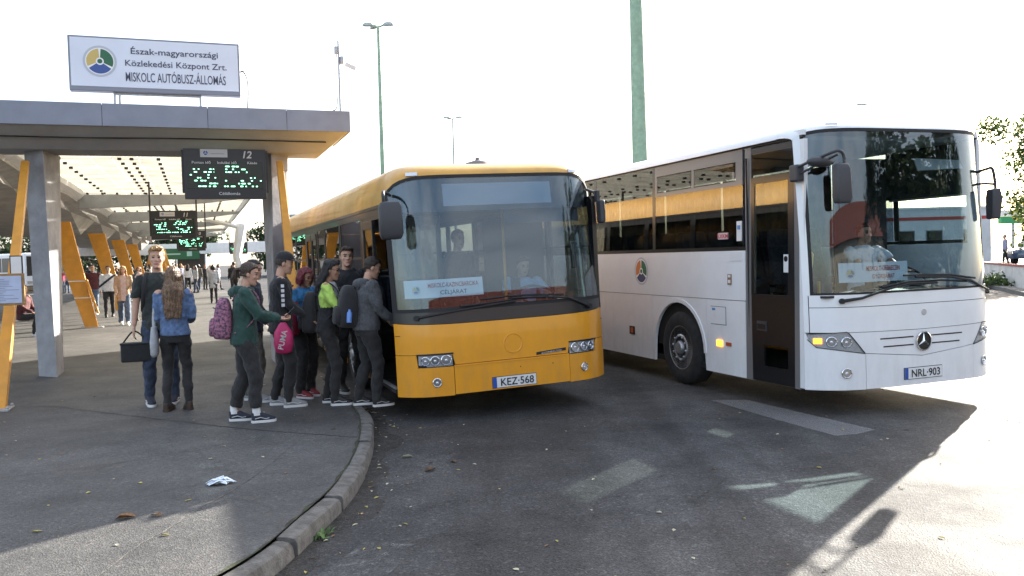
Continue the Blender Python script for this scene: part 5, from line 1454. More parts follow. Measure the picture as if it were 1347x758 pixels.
        vx = max(.0075, voxel * .9)
        if hair in ('short', 'curly', 'quiff'):
            cap_shell(1.02, -.05)
            if hair == 'curly':
                r_ = random.Random(5)
                for k in range(46):
                    a = r_.uniform(0, 6.28); b = r_.uniform(.25, 1.5)
                    p = v3(.072 * math.cos(a) * math.cos(b * .9), .082 * math.sin(a) * math.cos(b * .9) + .0, .055 + .075 * math.sin(b))
                    if p[1] > .055 and p[2] < .085: continue
                    Hm.ellipsoid(hc + Rh @ p, (.02, .02, .018), 7, 5)
                for k in range(9): Hm.ellipsoid(hc + Rh @ v3(-.06 + .015 * k, .085, .1 + .01 * math.sin(k * 2)), (.017, .018, .016), 7, 5)
            if hair == 'quiff':
                for k in range(9): Hm.ellipsoid(hc + Rh @ v3(-.055 + .014 * k, .075, .098 + .006 * math.sin(k * 2.1)), (.018, .024, .022), 7, 5)
        elif hair in ('long', 'mid', 'wavy'):
            cap_shell(1.06, -.1)
            Lh = {'long': .40, 'mid': .24, 'wavy': .27}[hair]
            for k in range(9):
                a = math.pi + math.pi * (k / 8) ; a2 = R(-20) - R(140) * k / 8
                x0, y0 = .078 * math.cos(a2), .085 * math.sin(a2) - .01
                top_p = hc + Rh @ v3(x0 * .9, y0 * .9, .03)
                low = neck0 + sp @ v3(x0 * 1.25, min(y0 * .9 - .035, -.03), .03)
                end = neck0 + sp @ v3(x0 * 1.1, -.115, .10 - Lh)
                mid_ = neck0 + sp @ v3(x0 * 1.25, -.115 + .02 * abs(x0) / .08, .0)
                Hm.tube([top_p, hc + Rh @ v3(x0, y0, -.05), low, mid_, end], [.03, .032, .033, .032, .014], 9)
            if hair in ('wavy', 'mid'):
                for s_ in (-1, 1):
                    Hm.tube([hc + Rh @ v3(.06 * s_, .04, .07), hc + Rh @ v3(.082 * s_, .035, .0), hc + Rh @ v3(.085 * s_, .03, -.08), neck0 + sp @ v3(.10 * s_, .05, -.02), neck0 + sp @ v3(.095 * s_, .085, -.12)], [.02, .022, .026, .028, .014], 8)
        elif hair == 'ponytail':
            cap_shell(1.02, -.05)
            Hm.ellipsoid(hc + Rh @ v3(0, -.105, .035), (.026, .026, .026), 9, 6)
            Hm.tube([hc + Rh @ v3(0, -.115, .035), hc + Rh @ v3(0, -.15, .02), hc + Rh @ v3(0, -.158, -.05), hc + Rh @ v3(0, -.145, -.13)], [.022, .032, .033, .010], 9)
        elif hair == 'bob':
            cap_shell(1.07, -.1)
            for k in range(10):
                a2 = R(10) - R(200) * k / 9
                x0, y0 = .088 * math.cos(a2), .095 * math.sin(a2)
                Hm.tube([hc + Rh @ v3(x0 * .9, y0 * .9, .05), hc + Rh @ v3(x0 * 1.06, y0 * 1.03, -.03), hc + Rh @ v3(x0 * 1.05, y0 * 1.02, -.115)], [.03, .034, .02], 9)
        ho = fuse(sc(Hm), vx, 'hair', hair_m, root, 2, fold=.004 if hair not in ('curly',) else .002, fscale=26, fold2=.005, seed=sd)
        if voxel < .010:
            # loose locks lying over and breaking the outline of the hair
            me_ = ho.data; rs_ = np.random.default_rng(sd + 3); nv_ = len(me_.vertices)
            co_ = np.empty(nv_ * 3); me_.vertices.foreach_get('co', co_); co_ = co_.reshape(-1, 3)
            no_ = np.empty(nv_ * 3); me_.vertices.foreach_get('normal', no_); no_ = no_.reshape(-1, 3)
            nl = {'long': 700, 'mid': 500, 'wavy': 500, 'ponytail': 420, 'bob': 520, 'curly': 420, 'quiff': 420, 'short': 320}[hair]
            ids = rs_.integers(0, nv_, nl); vv = []; ff = []
            long_ = hair in ('long', 'mid', 'wavy', 'bob')
            for i_ in ids:
                p_ = co_[i_].copy(); n_ = no_[i_]
                down = v3(0, 0, -1) if long_ or p_[2] < hcK[2] + .03 else rot_z(rs_.uniform(-.6, .6)) @ (Rh @ v3(0, .8 if hair in ('quiff', 'short') else -.8, .2))
                d_ = down - n_ * np.dot(down, n_) + rs_.normal(size=3) * (.22 if hair != 'curly' else .8); d_ /= np.linalg.norm(d_) + 1e-9
                L_ = rs_.uniform(.03, .11) if long_ else rs_.uniform(.015, .04)
                sd_ = np.cross(d_, n_); w_ = .0016 if long_ else .0014
                k0 = len(vv)
                for t_ in (0, .35, .7, 1.0):
                    q_ = p_ + d_ * L_ * t_ + n_ * (.002 + .010 * t_ * t_ * rs_.uniform(.2, 1.2)) + (v3(0, 0, -1) * .012 * t_ * t_ if not long_ else 0)
                    ww = w_ * (1 - .8 * t_); vv += [q_ - sd_ * ww, q_ + sd_ * ww]
                ff += [(k0 + 2*j, k0 + 2*j+1, k0 + 2*j+3, k0 + 2*j+2) for j in range(3)]
            lk = MB(); lk.add(vv, ff); lo_ = lk.build('loose_hair', hair_m, ho, recalc=False); lo_['kind'] = 'stuff'
    if cap:
        C_ = MB(); rings = []
        for z, g in ((.045, 1.0), (.08, .98), (.115, .80), (.138, .42), (.144, .05)):
            rings.append([hc + Rh @ v3(.086 * g * math.cos(a), -.006 + .105 * g * math.sin(a), z) for a in [2*math.pi*k/20 for k in range(20)]])
        C_.loft(rings)
        C_.loft([[hc + Rh @ v3(x * w, y, z + .012 * (1 - abs(x / .07) ** 2)) for x, w in ((-.07, 1), (-.04, 1), (0, 1), (.04, 1), (.07, 1))] + [hc + Rh @ v3(x, y, z - .006 + .012 * (1 - abs(x / .07) ** 2)) for x in (.07, .04, 0, -.04, -.07)] for y, z, w in ((.06, .055, 1), (.12, .05, .95), (.165, .036, .75))])
        sc(C_).build('cap', cap_m, root, smooth=50)
    if glasses:
        G = MB()
        for s_ in (-1, 1):
            pts = [HP(.032 * s_ + .023 * math.cos(a), .094, .008 + .017 * math.sin(a)) for a in [2*math.pi*k/12 for k in range(13)]]
            G.tube(pts, .002, 5); G.tube([HP(.055 * s_, .094, .012), HP(.078 * s_, .0, .012)], .002, 5)
        sc(G).build('glasses', M_black, root)
    root['_K'] = K
    info = dict(root=root, S=lambda p: S(p) * K, hands=[a[2] * K for a in arms], K=K, sh=(shL * K, shR * K), hc=hcK, sp=sp)
    del root['_K']
    return info

def attach(o, info):
    """place a separate worn or carried thing in the figure's frame (top-level, same transform)"""
    o.location = info['root'].location; o.rotation_euler = info['root'].rotation_euler
    return o
def backpack(label, info, m, m2, size=(.30, .17, .44), z=1.16, strap_m=None, tiltx=0.08, pocket_m=None, side=0.0):
    K = info['K']; o = attach(empty('backpack', label=label, cat='backpack', group='backpacks worn by passengers'), info)
    w, d, h = size; sp = info['sp']
    Bp = MB(); rings = []
    for t, g, gd in ((0, .80, .85), (.06, .97, 1), (.3, 1, 1.06), (.6, .98, 1.0), (.82, .86, .82), (.95, .62, .6), (1, .3, .35)):
        zz = z - h / 2 + h * t
        rings.append([info['S']((p[0] + side, p[1], p[2])) for p in ell_ring((0, -.125 - d / 2, zz), w / 2 * g, d / 2 * gd, 16, None, 3.2)])
    Bp.loft(rings)
    b = Bp.build('bag', m, o, smooth=60)
    s_ = b.modifiers.new('s', 'SUBSURF'); s_.levels = 1; s_.render_levels = 1
    Pk = MB(); rings = []
    for t, g in ((0, .75), (.1, .95), (.5, 1), (.85, .9), (1, .5)):
        zz = z - h * .42 + h * .42 * t
        rings.append([info['S']((p[0] + side, p[1], p[2])) for p in ell_ring((0, -.125 - d, zz), w * .37 * g, .045 * g, 14, None, 3)])
    Pk.loft(rings).build('pocket', pocket_m or m2, o, smooth=60)
    MB().tube([info['S']((side - w * .42, -.13 - d * .5, z + h * .18)), info['S']((side, -.13 - d * 1.02, z + h * .25)), info['S']((side + w * .42, -.13 - d * .5, z + h * .18))], .005, 6).build('zip', m2, o)
    for s2 in (-1, 1):
        P = catmull([info['S']((side * .5 + .075 * s2, -.13, z + h * .42)), info['S']((.105 * s2, -.05, 1.475)), info['S']((.115 * s2, .055, 1.465)), info['S']((.13 * s2, .14, 1.36)), info['S']((.145 * s2, .128, 1.2)), info['S']((.165 * s2, .03, 1.06)), info['S']((.13 * s2, -.10, .99))], 5)
        MB().tube(P, .021 * K, 8, flat=.35).build('strap', strap_m or m2, o, smooth=60)
    MB().tube(catmull([info['S']((side - .03, -.15, z + h * .47)), info['S']((side, -.16, z + h * .56)), info['S']((side + .03, -.15, z + h * .47))], 5), .008, 6).build('grab_loop', m2, o, smooth=60)
    return o

C_ = {
 'green': cloth('dark_green', (.018, .055, .045)), 'black': cloth('black', (.019, .019, .021)), 'black2': cloth('black_trousers', (.022, .021, .022), vscale=10),
 'denim': cloth('denim', (.10, .16, .29), .25, bump=.4), 'denimd': cloth('dark_denim', (.035, .05, .085), .25), 'denimm': cloth('mid_denim', (.09, .13, .2), .3),
 'charcoal': cloth('charcoal_tee', (.028, .033, .03)), 'khaki': cloth('khaki', (.11, .10, .08)), 'grey': cloth('grey_marl', (.075, .078, .085), .22, vscale=60),
 'blue': cloth('blue_jacket', (.04, .19, .40)), 'crimson': cloth('crimson', (.30, .015, .05)), 'lime': cloth('lime', (.42, .62, .12)), 'white': cloth('white', (.66, .66, .68)),
 'lgrey': cloth('light_grey', (.42, .43, .45)), 'navy': cloth('navy', (.02, .024, .045)), 'maroon': cloth('maroon', (.09, .02, .025)), 'beige': cloth('beige', (.46, .33, .23)),
 'paleblue': cloth('pale_blue_shirt', (.35, .48, .66), .05), 'wshirt': cloth('white_shirt', (.68, .70, .74), .05), 'mustard': cloth('mustard', (.42, .24, .03)), 'pinkw': cloth('pale_pink', (.6, .45, .44)), 'lav': cloth('lavender', (.3, .3, .45)),
}
HR = {'blond': hairm('blond', (.40, .24, .09)), 'lbrown': hairm('light_brown', (.17, .10, .055)), 'brown': hairm('brown', (.055, .032, .02)), 'dbrown': hairm('dark_brown', (.028, .018, .013)), 'black': hairm('black', (.010, .009, .009)), 'red': hairm('dyed_red', (.16, .015, .025)), 'auburn': hairm('auburn', (.16, .06, .025))}
SH = {'black': mat('shoe_black', (.015, .015, .016), .6), 'white': mat('shoe_white', (.7, .7, .7), .6), 'grey': mat('shoe_grey', (.28, .28, .29), .7), 'navy': mat('shoe_navy', (.02, .022, .04), .7), 'red': mat('shoe_red', (.25, .03, .04), .6), 'brown': mat('shoe_brown', (.05, .03, .02), .6)}
SOCK = cloth('sock_white', (.72, .72, .72))

def heading(dx, dy): return math.atan2(-dx, dy)
Q = 'passengers waiting to board'
# blond lad facing the camera, half hidden behind the girl in denim
boy = person('tall lad with curly blond hair in a dark green t-shirt facing the camera', (-4.30, 10.45, PZ), heading(.32, -1), 1.90, 1.0, feet=((-.13, -.02, 10), (.13, .06, -14)),
             hands=((-.27, .10, .78), (.27, .06, .80)), head=(.0, .06), top='t_shirt', sleeves='short', top_m=C_['charcoal'], hem=.84, bot_m=C_['denimd'], shoe_m=SH['navy'], sole_m=SH['white'], sock_m=SOCK, hair='curly', hair_m=HR['blond'], group=Q, fist=(True, False))
girl = person('girl with long light brown hair in a denim jacket seen from behind', (-3.92, 9.95, PZ), heading(-.25, 1), 1.66, .95, True, feet=((-.12, .0, 14), (.13, .05, -18)),
              hands=((-.14, .20, 1.06), (.16, .22, 1.08)), elbow=((-.35, -1, -.8), (.35, -1, -.8)), head=(.1, .04), top='denim_jacket', top_m=C_['denim'], hem=.93, bot_m=C_['black2'], loose=.86, shoe_m=SH['brown'], sole_m=SH['brown'], hair='long', hair_m=HR['lbrown'], group=Q)
# shoulder tote of the girl, hand bag held by the lad
tb = attach(empty('tote_bag', label='white cloth tote bag hanging from the denim jacket girl', cat='bag'), girl)
K = girl['K']
rings = []
for t, w_, d_ in ((0, .10, .03), (.08, .125, .05), (.5, .125, .055), (1, .105, .03)):
    rings.append([(-.235 * K + p[1] * .8, (-.03 + p[0]) * K, p[2] * K) for p in ell_ring((0, 0, .68 + .36 * t), w_, d_, 14, None, 3.2)])
MB().loft(rings).build('bag', C_['lgrey'] if 'tote' not in C_ else C_['tote'], tb, smooth=60)
for yy in (-.08, .02):
    MB().tube(catmull([(-.235 * K, yy * K, 1.03 * K), (-.225 * K, (yy * .7) * K, 1.25 * K), (-.155 * K, -.01 * K, 1.475 * K)], 6), .012, 6, flat=.4).build('strap', C_['lgrey'], tb, smooth=60)
hb = attach(empty('hand_bag', label='black lunch bag held low by the blond lad', cat='bag'), boy)
hd_ = boy['hands'][1]
MB().loft([[(hd_[0] - .02 + sx * .17, hd_[1] + .05 + sy * .075, hd_[2] - z_) for sx, sy in ((-1, -1), (1, -1), (1, 1), (-1, 1))] for z_ in (.43, .22)]).build('bag', C_['black'], hb, bevel=.02, seg=3)
MB().box(hd_[0] - .195, hd_[0] + .155, hd_[1] - .03, hd_[1] + .13, hd_[2] - .225, hd_[2] - .20).build('lid', C_['black2'], hb, bevel=.008)
MB().tube(catmull([(hd_[0] - .16, hd_[1] + .05, hd_[2] - .21), (hd_[0] - .06, hd_[1] + .03, hd_[2] - .10), (hd_[0], hd_[1] + .02, hd_[2] - .07), (hd_[0] + .05, hd_[1] + .03, hd_[2] - .10), (hd_[0] + .13, hd_[1] + .05, hd_[2] - .21)], 5), .010, 7).build('handle', C_['black2'], hb, smooth=60)
bpk = backpack('dark backpack on the shoulders of the blond lad', boy, C_['black'], C_['black2'])

# girl in the green hoodie with patterned backpack
gr = person('girl in a dark green hoodie with brown ponytail, looking at her phone', (-2.86, 9.12, PZ), heading(1, .28), 1.69, 1.0, True, lean=.06, feet=((-.10, -.10, 6), (.11, .14, -6)),
            hands=((-.05, .36, 1.14), (.10, .38, 1.13)), elbow=((-.8, -.6, -1), (.8, -.6, -1)), head=(-.12, -.14), top='hoodie', top_m=C_['green'], hood=True, hem=.86, bot_m=C_['black2'], bot='crop', loose=1.12, shoe_m=SH['navy'], sole_m=SH['white'], sock_m=SOCK, hair='ponytail', hair_m=HR['brown'], group=Q, fist=(True, True))
m_pat = mat('pattern_pink', (.42, .17, .25), .85, col2=(.05, .035, .07), vscale=42)
backpack('pink and black patterned backpack on the girl in the green hoodie', gr, m_pat, C_['black'], (.30, .20, .46), 1.14, m_pat, pocket_m=m_pat)
ph = attach(empty('mobile_phone', label='phone held by the girl in the green hoodie', cat='phone'), gr)
hp_ = (gr['hands'][0] + gr['hands'][1]) / 2
MB().obox((hp_[0], hp_[1] + .12, hp_[2] + .06), (.036, 0, 0), (0, .05, .05), (0, -.003, .003)).build('case', M_black, ph, bevel=.004)
# man behind her in dark jacket and khaki trousers
gj = person('dark-haired lad in a navy jacket and khaki trousers behind the hoodie girl', (-3.18, 10.45, PZ), heading(1, .1), 1.72, 1.0, lean=.03, feet=((-.11, -.05, 8), (.11, .08, -8)), head=(-.3, -.08),
            hands=((-.2, .2, .95), (.2, .22, .98)), top='jacket', top_m=C_['navy'], hem=.86, bot_m=C_['khaki'], loose=1.1, shoe_m=SH['grey'], sole_m=SH['white'], hair='short', hair_m=HR['black'], group=Q)
# man in black cap
cp = person('lad in black cap and black jacket with white lettering on the sleeve', (-2.72, 10.05, PZ), heading(1, .25), 1.80, 1.0, lean=.04, feet=((-.11, -.06, 8), (.11, .10, -8)), head=(-.05, -.16),
            hands=((-.15, .30, 1.02), (.14, .3, 1.0)), top='jacket', top_m=C_['black'], hem=.86, bot_m=C_['black2'], shoe_m=SH['grey'], sole_m=SH['white'], hair='short', hair_m=HR['dbrown'], cap=True, cap_m=C_['black'], group=Q, fist=(True, True))
K = cp['K']
for k in range(5):
    a = cp['sh'][1]; MB().obox((a[0] + .068, a[1] + .02, a[2] - .05 - .055 * k), (.004, 0, 0), (0, .018, 0), (0, 0, .018)).build('sleeve_letter', C_['white'], cp['root'])
# pink drawstring gym bag
gb = attach(empty('gym_bag', label='bright pink drawstring gym bag hanging beside the capped lad', cat='bag'), cp)
m_pink = mat('gym_bag_pink', (.55, .035, .15), .5, var=.1, vscale=10, bump=.3, bscale=20)
rings = []
for t, w_, d_ in ((0, .035, .025), (.06, .09, .06), (.35, .112, .07), (.7, .10, .06), (.93, .05, .04), (1, .03, .03)):
    rings.append([(.23 * K + p[1], (.03 + p[0]), p[2]) for p in ell_ring((0, 0, .64 + .36 * t), w_, d_, 16)])
go = MB().loft(rings).build('bag', m_pink, gb, smooth=60)
text('bag_lettering', 'PUMA', C_['white'], gb, frame_M((.23 * K + .078, .05, .80), (0, .25, 1), (0, -1, .25)), .062, .95, .012)
MB().tube(catmull([(.23 * K, .03, .99), (.24 * K, .0, 1.15), (.20 * K, -.06, 1.40)], 5), .006, 6).build('cord', C_['black'], gb)
# woman with dyed red hair
rd = person('woman with dyed red hair in blue jacket holding a crimson bag', (-2.62, 10.72, PZ), heading(.8, -.55), 1.62, 1.05, True, 'tan', lean=.05, feet=((-.12, .0, 8), (.12, .08, -8)), head=(.05, -.28),
            hands=((-.12, .24, 1.05), (.16, .26, 1.0)), top='jacket', top_m=C_['blue'], hem=.98, bot_m=C_['black2'], loose=1.08, shoe_m=SH['red'], sole_m=SH['white'], hair='bob', hair_m=HR['red'], group=Q, fist=(True, True))
sbk = attach(empty('crimson_bag', label='crimson padded bag slung against the red-haired woman', cat='bag'), rd)
MB().loft([[(p[0], p[1], p[2]) for p in ell_ring((.20, -.02, .78 + .46 * t), .075 * g2, .15 * g2, 16, None, 3)] for t, g2 in ((0, .75), (.1, 1), (.6, 1.05), (.9, .9), (1, .6))]).build('bag', C_['crimson'], sbk, smooth=60)
MB().tube(catmull([(.2, -.06, 1.22), (.17, -.05, 1.36), (.10, -.04, 1.40)], 5), .012, 6, flat=.4).build('strap', C_['crimson'], sbk, smooth=60)
# girl in black with lime shoulder and glasses
def limez(c):
    z = np.zeros(len(c), int); z[(c[:, 0] < -.145) & (c[:, 2] > 1.19)] = 1; z[(c[:, 0] > .145) & (c[:, 2] > 1.19)] = 1
    z[(np.abs(c[:, 0]) < .12) & (c[:, 1] > .05) & (c[:, 2] > 1.12)] = 2; return z
lm = person('dark long-haired girl with glasses, lime green shoulders and black trousers', (-2.18, 10.1, PZ), heading(1, .05), 1.70, 1.0, True, 'tan', lean=.05, feet=((-.11, -.02, 6), (.11, .12, -10)), head=(-.1, -.12),
            hands=((-.06, .32, 1.22), (.08, .34, 1.2)), elbow=((-1, -.4, -1), (1, -.4, -1)), top='sweater', top_m=[C_['black'], C_['lime'], C_['lgrey'], limez], hem=.88, bot_m=C_['black2'], loose=.95, shoe_m=SH['black'], sole_m=SH['white'], hair='long', hair_m=HR['black'], group=Q, glasses=True, fist=(True, True))
backpack('limp black backpack on the girl with lime shoulders', lm, C_['black'], C_['black2'], (.32, .18, .5), 1.12)
# lad in black hoodie looking at camera
hd2 = person('brown-haired lad in a black hoodie looking towards the camera', (-2.12, 11.05, PZ), heading(.45, -.9), 1.86, 1.0, feet=((-.12, 0, 8), (.12, .06, -8)), head=(-.1, .0),
             top='hoodie', top_m=C_['black'], hood=True, hem=.88, bot_m=C_['black2'], shoe_m=SH['black'], sole_m=SH['white'], hair='quiff', hair_m=HR['brown'], group=Q)
# lad in grey hoodie stepping to the door
gh = person('lad in grey hoodie with black backpack stepping to the bus door', (-1.70, 9.92, PZ), heading(1, .42), 1.72, 1.06, lean=.08, feet=((-.11, -.06, 6), (.11, .12, -6)), head=(-.1, -.22),
            hands=((-.16, .30, .98), (.18, .30, 1.0)), top='hoodie', top_m=C_['grey'], hood=True, hem=.90, bot_m=C_['black2'], shoe_m=SH['black'], sole_m=SH['white'], hair='short', hair_m=HR['dbrown'], group=Q, fist=(True, True))
bo = backpack('bulky black backpack with small blue bottle on the grey hoodie lad', gh, C_['black'], C_['black2'], (.33, .22, .50), 1.17)
S_ = gh['S']
btl = MB().tube([S_((.175, -.24, .99)), S_((.175, -.24, 1.10)), S_((.175, -.24, 1.12)), S_((.175, -.24, 1.14))], [.03, .03, .015, .014], 10).build('bottle', mat('bottle_blue', (.12, .25, .6), .2), bo, smooth=50)

# drivers and passengers inside the buses
def in_bus(bus, local, ang):
    p = bus.matrix_world @ Vector(local); return (p.x, p.y, p.z), ang + bus.matrix_world.to_euler().z
pl, an = in_bus(YR, (1.90, 1.30, .30), math.pi)
person('driver in pale blue shirt at the wheel of the yellow bus', pl, an, 1.74, 1.05, seat=.62 + .05, feet=((-.14, .45, 0), (.14, .45, 0)), lean=.02, hands=((-.2, .46, .98), (.2, .46, .98)), elbow=((-1, 0, -1), (1, 0, -1)), head=(0, -.2),
       top='shirt', sleeves='short', top_m=C_['paleblue'], bot_m=C_['navy'], shoe_m=SH['black'], hair='short', hair_m=HR['brown'], voxel=.011)
pl, an = in_bus(YR, (1.12, 1.55, .40), math.pi + .25)
person('passenger in a dark sweater standing inside the yellow bus', pl, an, 1.76, 1.0, top='sweater', top_m=C_['navy'], bot_m=C_['black2'], shoe_m=SH['black'], hair='short', hair_m=HR['dbrown'], voxel=.012)
pl, an = in_bus(YR, (.62, 1.35, .40), math.pi - 1.2)
person('boarding passenger in an olive top behind the route board', pl, an, 1.66, .95, True, top='top', top_m=cloth('olive', (.16, .19, .05)), bot_m=C_['denimd'], shoe_m=SH['black'], hair='mid', hair_m=HR['auburn'], voxel=.012)
pl, an = in_bus(WR, (1.72, 1.35, .60), math.pi)
person('driver in white short-sleeved shirt at the wheel of the white coach', pl, an, 1.76, 1.08, 'F' == 'M', 'tan', seat=.66, feet=((-.14, .42, 0), (.14, .42, 0)), hands=((-.22, .46, .92), (.22, .46, .92)), elbow=((-1, 0, -1), (1, 0, -1)),
       top='shirt', sleeves='short', top_m=C_['wshirt'], bot_m=C_['navy'], shoe_m=SH['black'], hair='short', hair_m=HR['dbrown'], voxel=.011)

# people farther along the platform
V = .016; BG = 'people walking along the platform'
def cpq(p, q): v = cM @ Vector((p, q, PZ)); return (v.x, v.y, v.z)
walk1 = ((-.10, .20, 6), (.10, -.18, -6)); walk2 = ((-.10, -.18, 6), (.10, .22, -6))
person('blonde woman in a beige jacket and jeans walking with a denim coat', (-11.25, 24.9, PZ), heading(.42, -1), 1.70, .97, True, feet=walk1, top='jacket', top_m=[C_['beige'], C_['pinkw'], lambda c: ((np.abs(c[:, 0]) < .07) & (c[:, 1] > .03)).astype(int)], hem=.72, bot_m=C_['denimm'], loose=1.25, shoe_m=SH['white'], hair='wavy', hair_m=HR['blond'], voxel=V, hands=((-.2, .22, 1.05), (.2, .2, .98)), group=BG)
person('man in white sweatshirt and black trousers with a chest bag', (-13.6, 29.0, PZ), heading(.4, -1), 1.72, 1.08, feet=walk2, top='sweatshirt', top_m=[C_['white'], C_['navy'], lambda c: ((np.abs(c[:, 0] * .8 + c[:, 2] - 1.28) < .045) & (c[:, 1] > .0)).astype(int)], bot_m=C_['black2'], shoe_m=SH['black'], hair='short', hair_m=HR['brown'], voxel=V, group=BG)
person('man in maroon sweater walking behind the first slanting orange prop', (-15.1, 31.0, PZ), heading(.4, -1), 1.78, 1.05, feet=walk1, top='sweater', top_m=C_['maroon'], bot_m=C_['denimm'], shoe_m=SH['white'], hair='short', hair_m=HR['dbrown'], voxel=V, group=BG)
person('woman with sunglasses in white top behind the beige jacket woman', (-11.7, 27.0, PZ), heading(.42, -1), 1.66, .93, True, feet=walk2, top='top', top_m=C_['pinkw'], bot_m=C_['denimm'], bot='crop', loose=.9, shoe_m=SH['black'], hair='wavy', hair_m=HR['auburn'], voxel=V, group=BG, glasses=True)
person('woman in pale grey cardigan walking away between benches and queue', (-12.9, 37.2, PZ), heading(-.4, 1), 1.66, .95, True, feet=walk1, top='cardigan', top_m=C_['lgrey'], hem=.7, bot_m=C_['black2'], shoe_m=SH['black'], hair='bob', hair_m=HR['black'], voxel=V, group=BG)
person('man in black with rucksack far along the platform', (-14.2, 44.0, PZ), heading(-.4, 1), 1.78, 1.05, feet=walk2, top='jacket', top_m=C_['black'], bot_m=C_['black2'], shoe_m=SH['black'], hair='short', hair_m=HR['black'], voxel=V, group=BG)
person('person in a mustard yellow jacket far along the platform', (-13.7, 45.5, PZ), heading(.3, 1), 1.70, 1.0, feet=walk1, top='jacket', top_m=C_['mustard'], bot_m=C_['black2'], shoe_m=SH['black'], hair='short', hair_m=HR['black'], voxel=V, group=BG)
person('seated person in dark clothes left of the first column', (-12.3, 21.6, PZ), heading(1, -.1), 1.72, 1.05, seat=.50, feet=((-.12, .45, 0), (.12, .40, 0)), hands=((-.12, .32, .62), (.12, .32, .62)), top='jacket', top_m=C_['maroon'], bot_m=C_['black2'], shoe_m=SH['white'], hair='short', hair_m=HR['black'], voxel=V, group=BG)
person('old woman in black sitting far behind the first orange prop', (-20.6, 41.5, PZ), heading(.6, -1), 1.6, 1.1, True, seat=.5, feet=((-.12, .42, 0), (.12, .42, 0)), hands=((-.1, .3, .62), (.1, .3, .62)), top='coat', top_m=C_['khaki'], bot_m=C_['black2'], shoe_m=SH['black'], hair='bob', hair_m=HR['dbrown'], voxel=.02, group=BG)
rp = random.Random(21)
FARP = 'distant people at the far end of the platform'
FAR = [('black', 'short', 'standing person in black jacket under the far end beam'), ('navy', 'bob', 'person in navy coat far along the platform near the benches'), ('lgrey', 'short', 'person in light grey top beyond the pale benches'),
       ('white', 'mid', 'long-haired person in white top beyond the benches'), ('maroon', 'short', 'person in maroon jacket far under the canopy'), ('denim', 'bob', 'person in denim jacket far under the canopy'),
       ('mustard', 'short', 'person in yellow coat farthest along the platform'), ('green', 'short', 'person in green jacket far under the canopy'), ('pinkw', 'mid', 'person in pale pink top far under the canopy'),
       ('lav', 'bob', 'person in lavender top far under the canopy'), ('khaki', 'short', 'person in khaki jacket far under the canopy'), ('black', 'mid', 'long-haired person in black beside the far orange props'),
       ('lgrey', 'bob', 'bob-haired person in grey beside the far orange props'), ('white', 'short', 'short-haired person in white beside the far orange props'), ('navy', 'short', 'short-haired person in navy beside the far orange props'), ('crimson', 'short', 'person in crimson top beside the far orange props'),
       ('paleblue', 'short', 'person in pale blue shirt in the far crowd'), ('beige', 'mid', 'long-haired person in beige in the far crowd'), ('maroon', 'bob', 'bob-haired person in maroon in the far crowd'), ('grey', 'short', 'person in marl grey in the far crowd'),
       ('denimm', 'mid', 'long-haired person in denim in the far crowd'), ('mustard', 'bob', 'bob-haired person in mustard in the far crowd'), ('blue', 'short', 'person in bright blue in the far crowd'), ('wshirt', 'bob', 'bob-haired person in white shirt in the far crowd'),
       ('lav', 'short', 'short-haired person in lavender behind the blond lad'), ('black', 'bob', 'bob-haired person in black behind the blond lad'), ('green', 'mid', 'long-haired person in green behind the blond lad'), ('denim', 'short', 'short-haired person in denim far off between the denim girl and the queue'),
       ('lgrey', 'mid', 'long-haired person in light grey far off between the denim girl and the queue'), ('khaki', 'bob', 'bob-haired person in khaki far off between the denim girl and the queue'), ('pinkw', 'short', 'short-haired person in pale pink far off between the denim girl and the queue')]
for k, (c, hr_, lab) in enumerate(FAR):
    q = rp.uniform(44, 58); p = rp.uniform(-2.0, 4.6) if k < 11 else rp.uniform(-7, -2.5)
    if k > 15: q = rp.uniform(46, 60); p = rp.uniform(-3.5, 4.5)
    if k > 23: q = rp.uniform(36, 50); p = rp.uniform(-1.2, 1.8) if k < 27 else rp.uniform(1.5, 4.2)
    if k in (1, 2, 3): q = 41 + k * .8; p = -.9 + k * .8
    person(lab, cpq(p, q), rp.uniform(0, 6.3), rp.uniform(1.6, 1.8), rp.uniform(.95, 1.08), hr_ != 'short', rp.choice(['fair', 'tan']), feet=rp.choice([walk1, walk2, None]),
           top_m=C_[c], bot_m=C_[rp.choice(['black2', 'denimd', 'denimm'])], shoe_m=SH['black'], hair=hr_, hair_m=HR[rp.choice(['brown', 'dbrown', 'black', 'blond'])], voxel=.024, group=FARP)
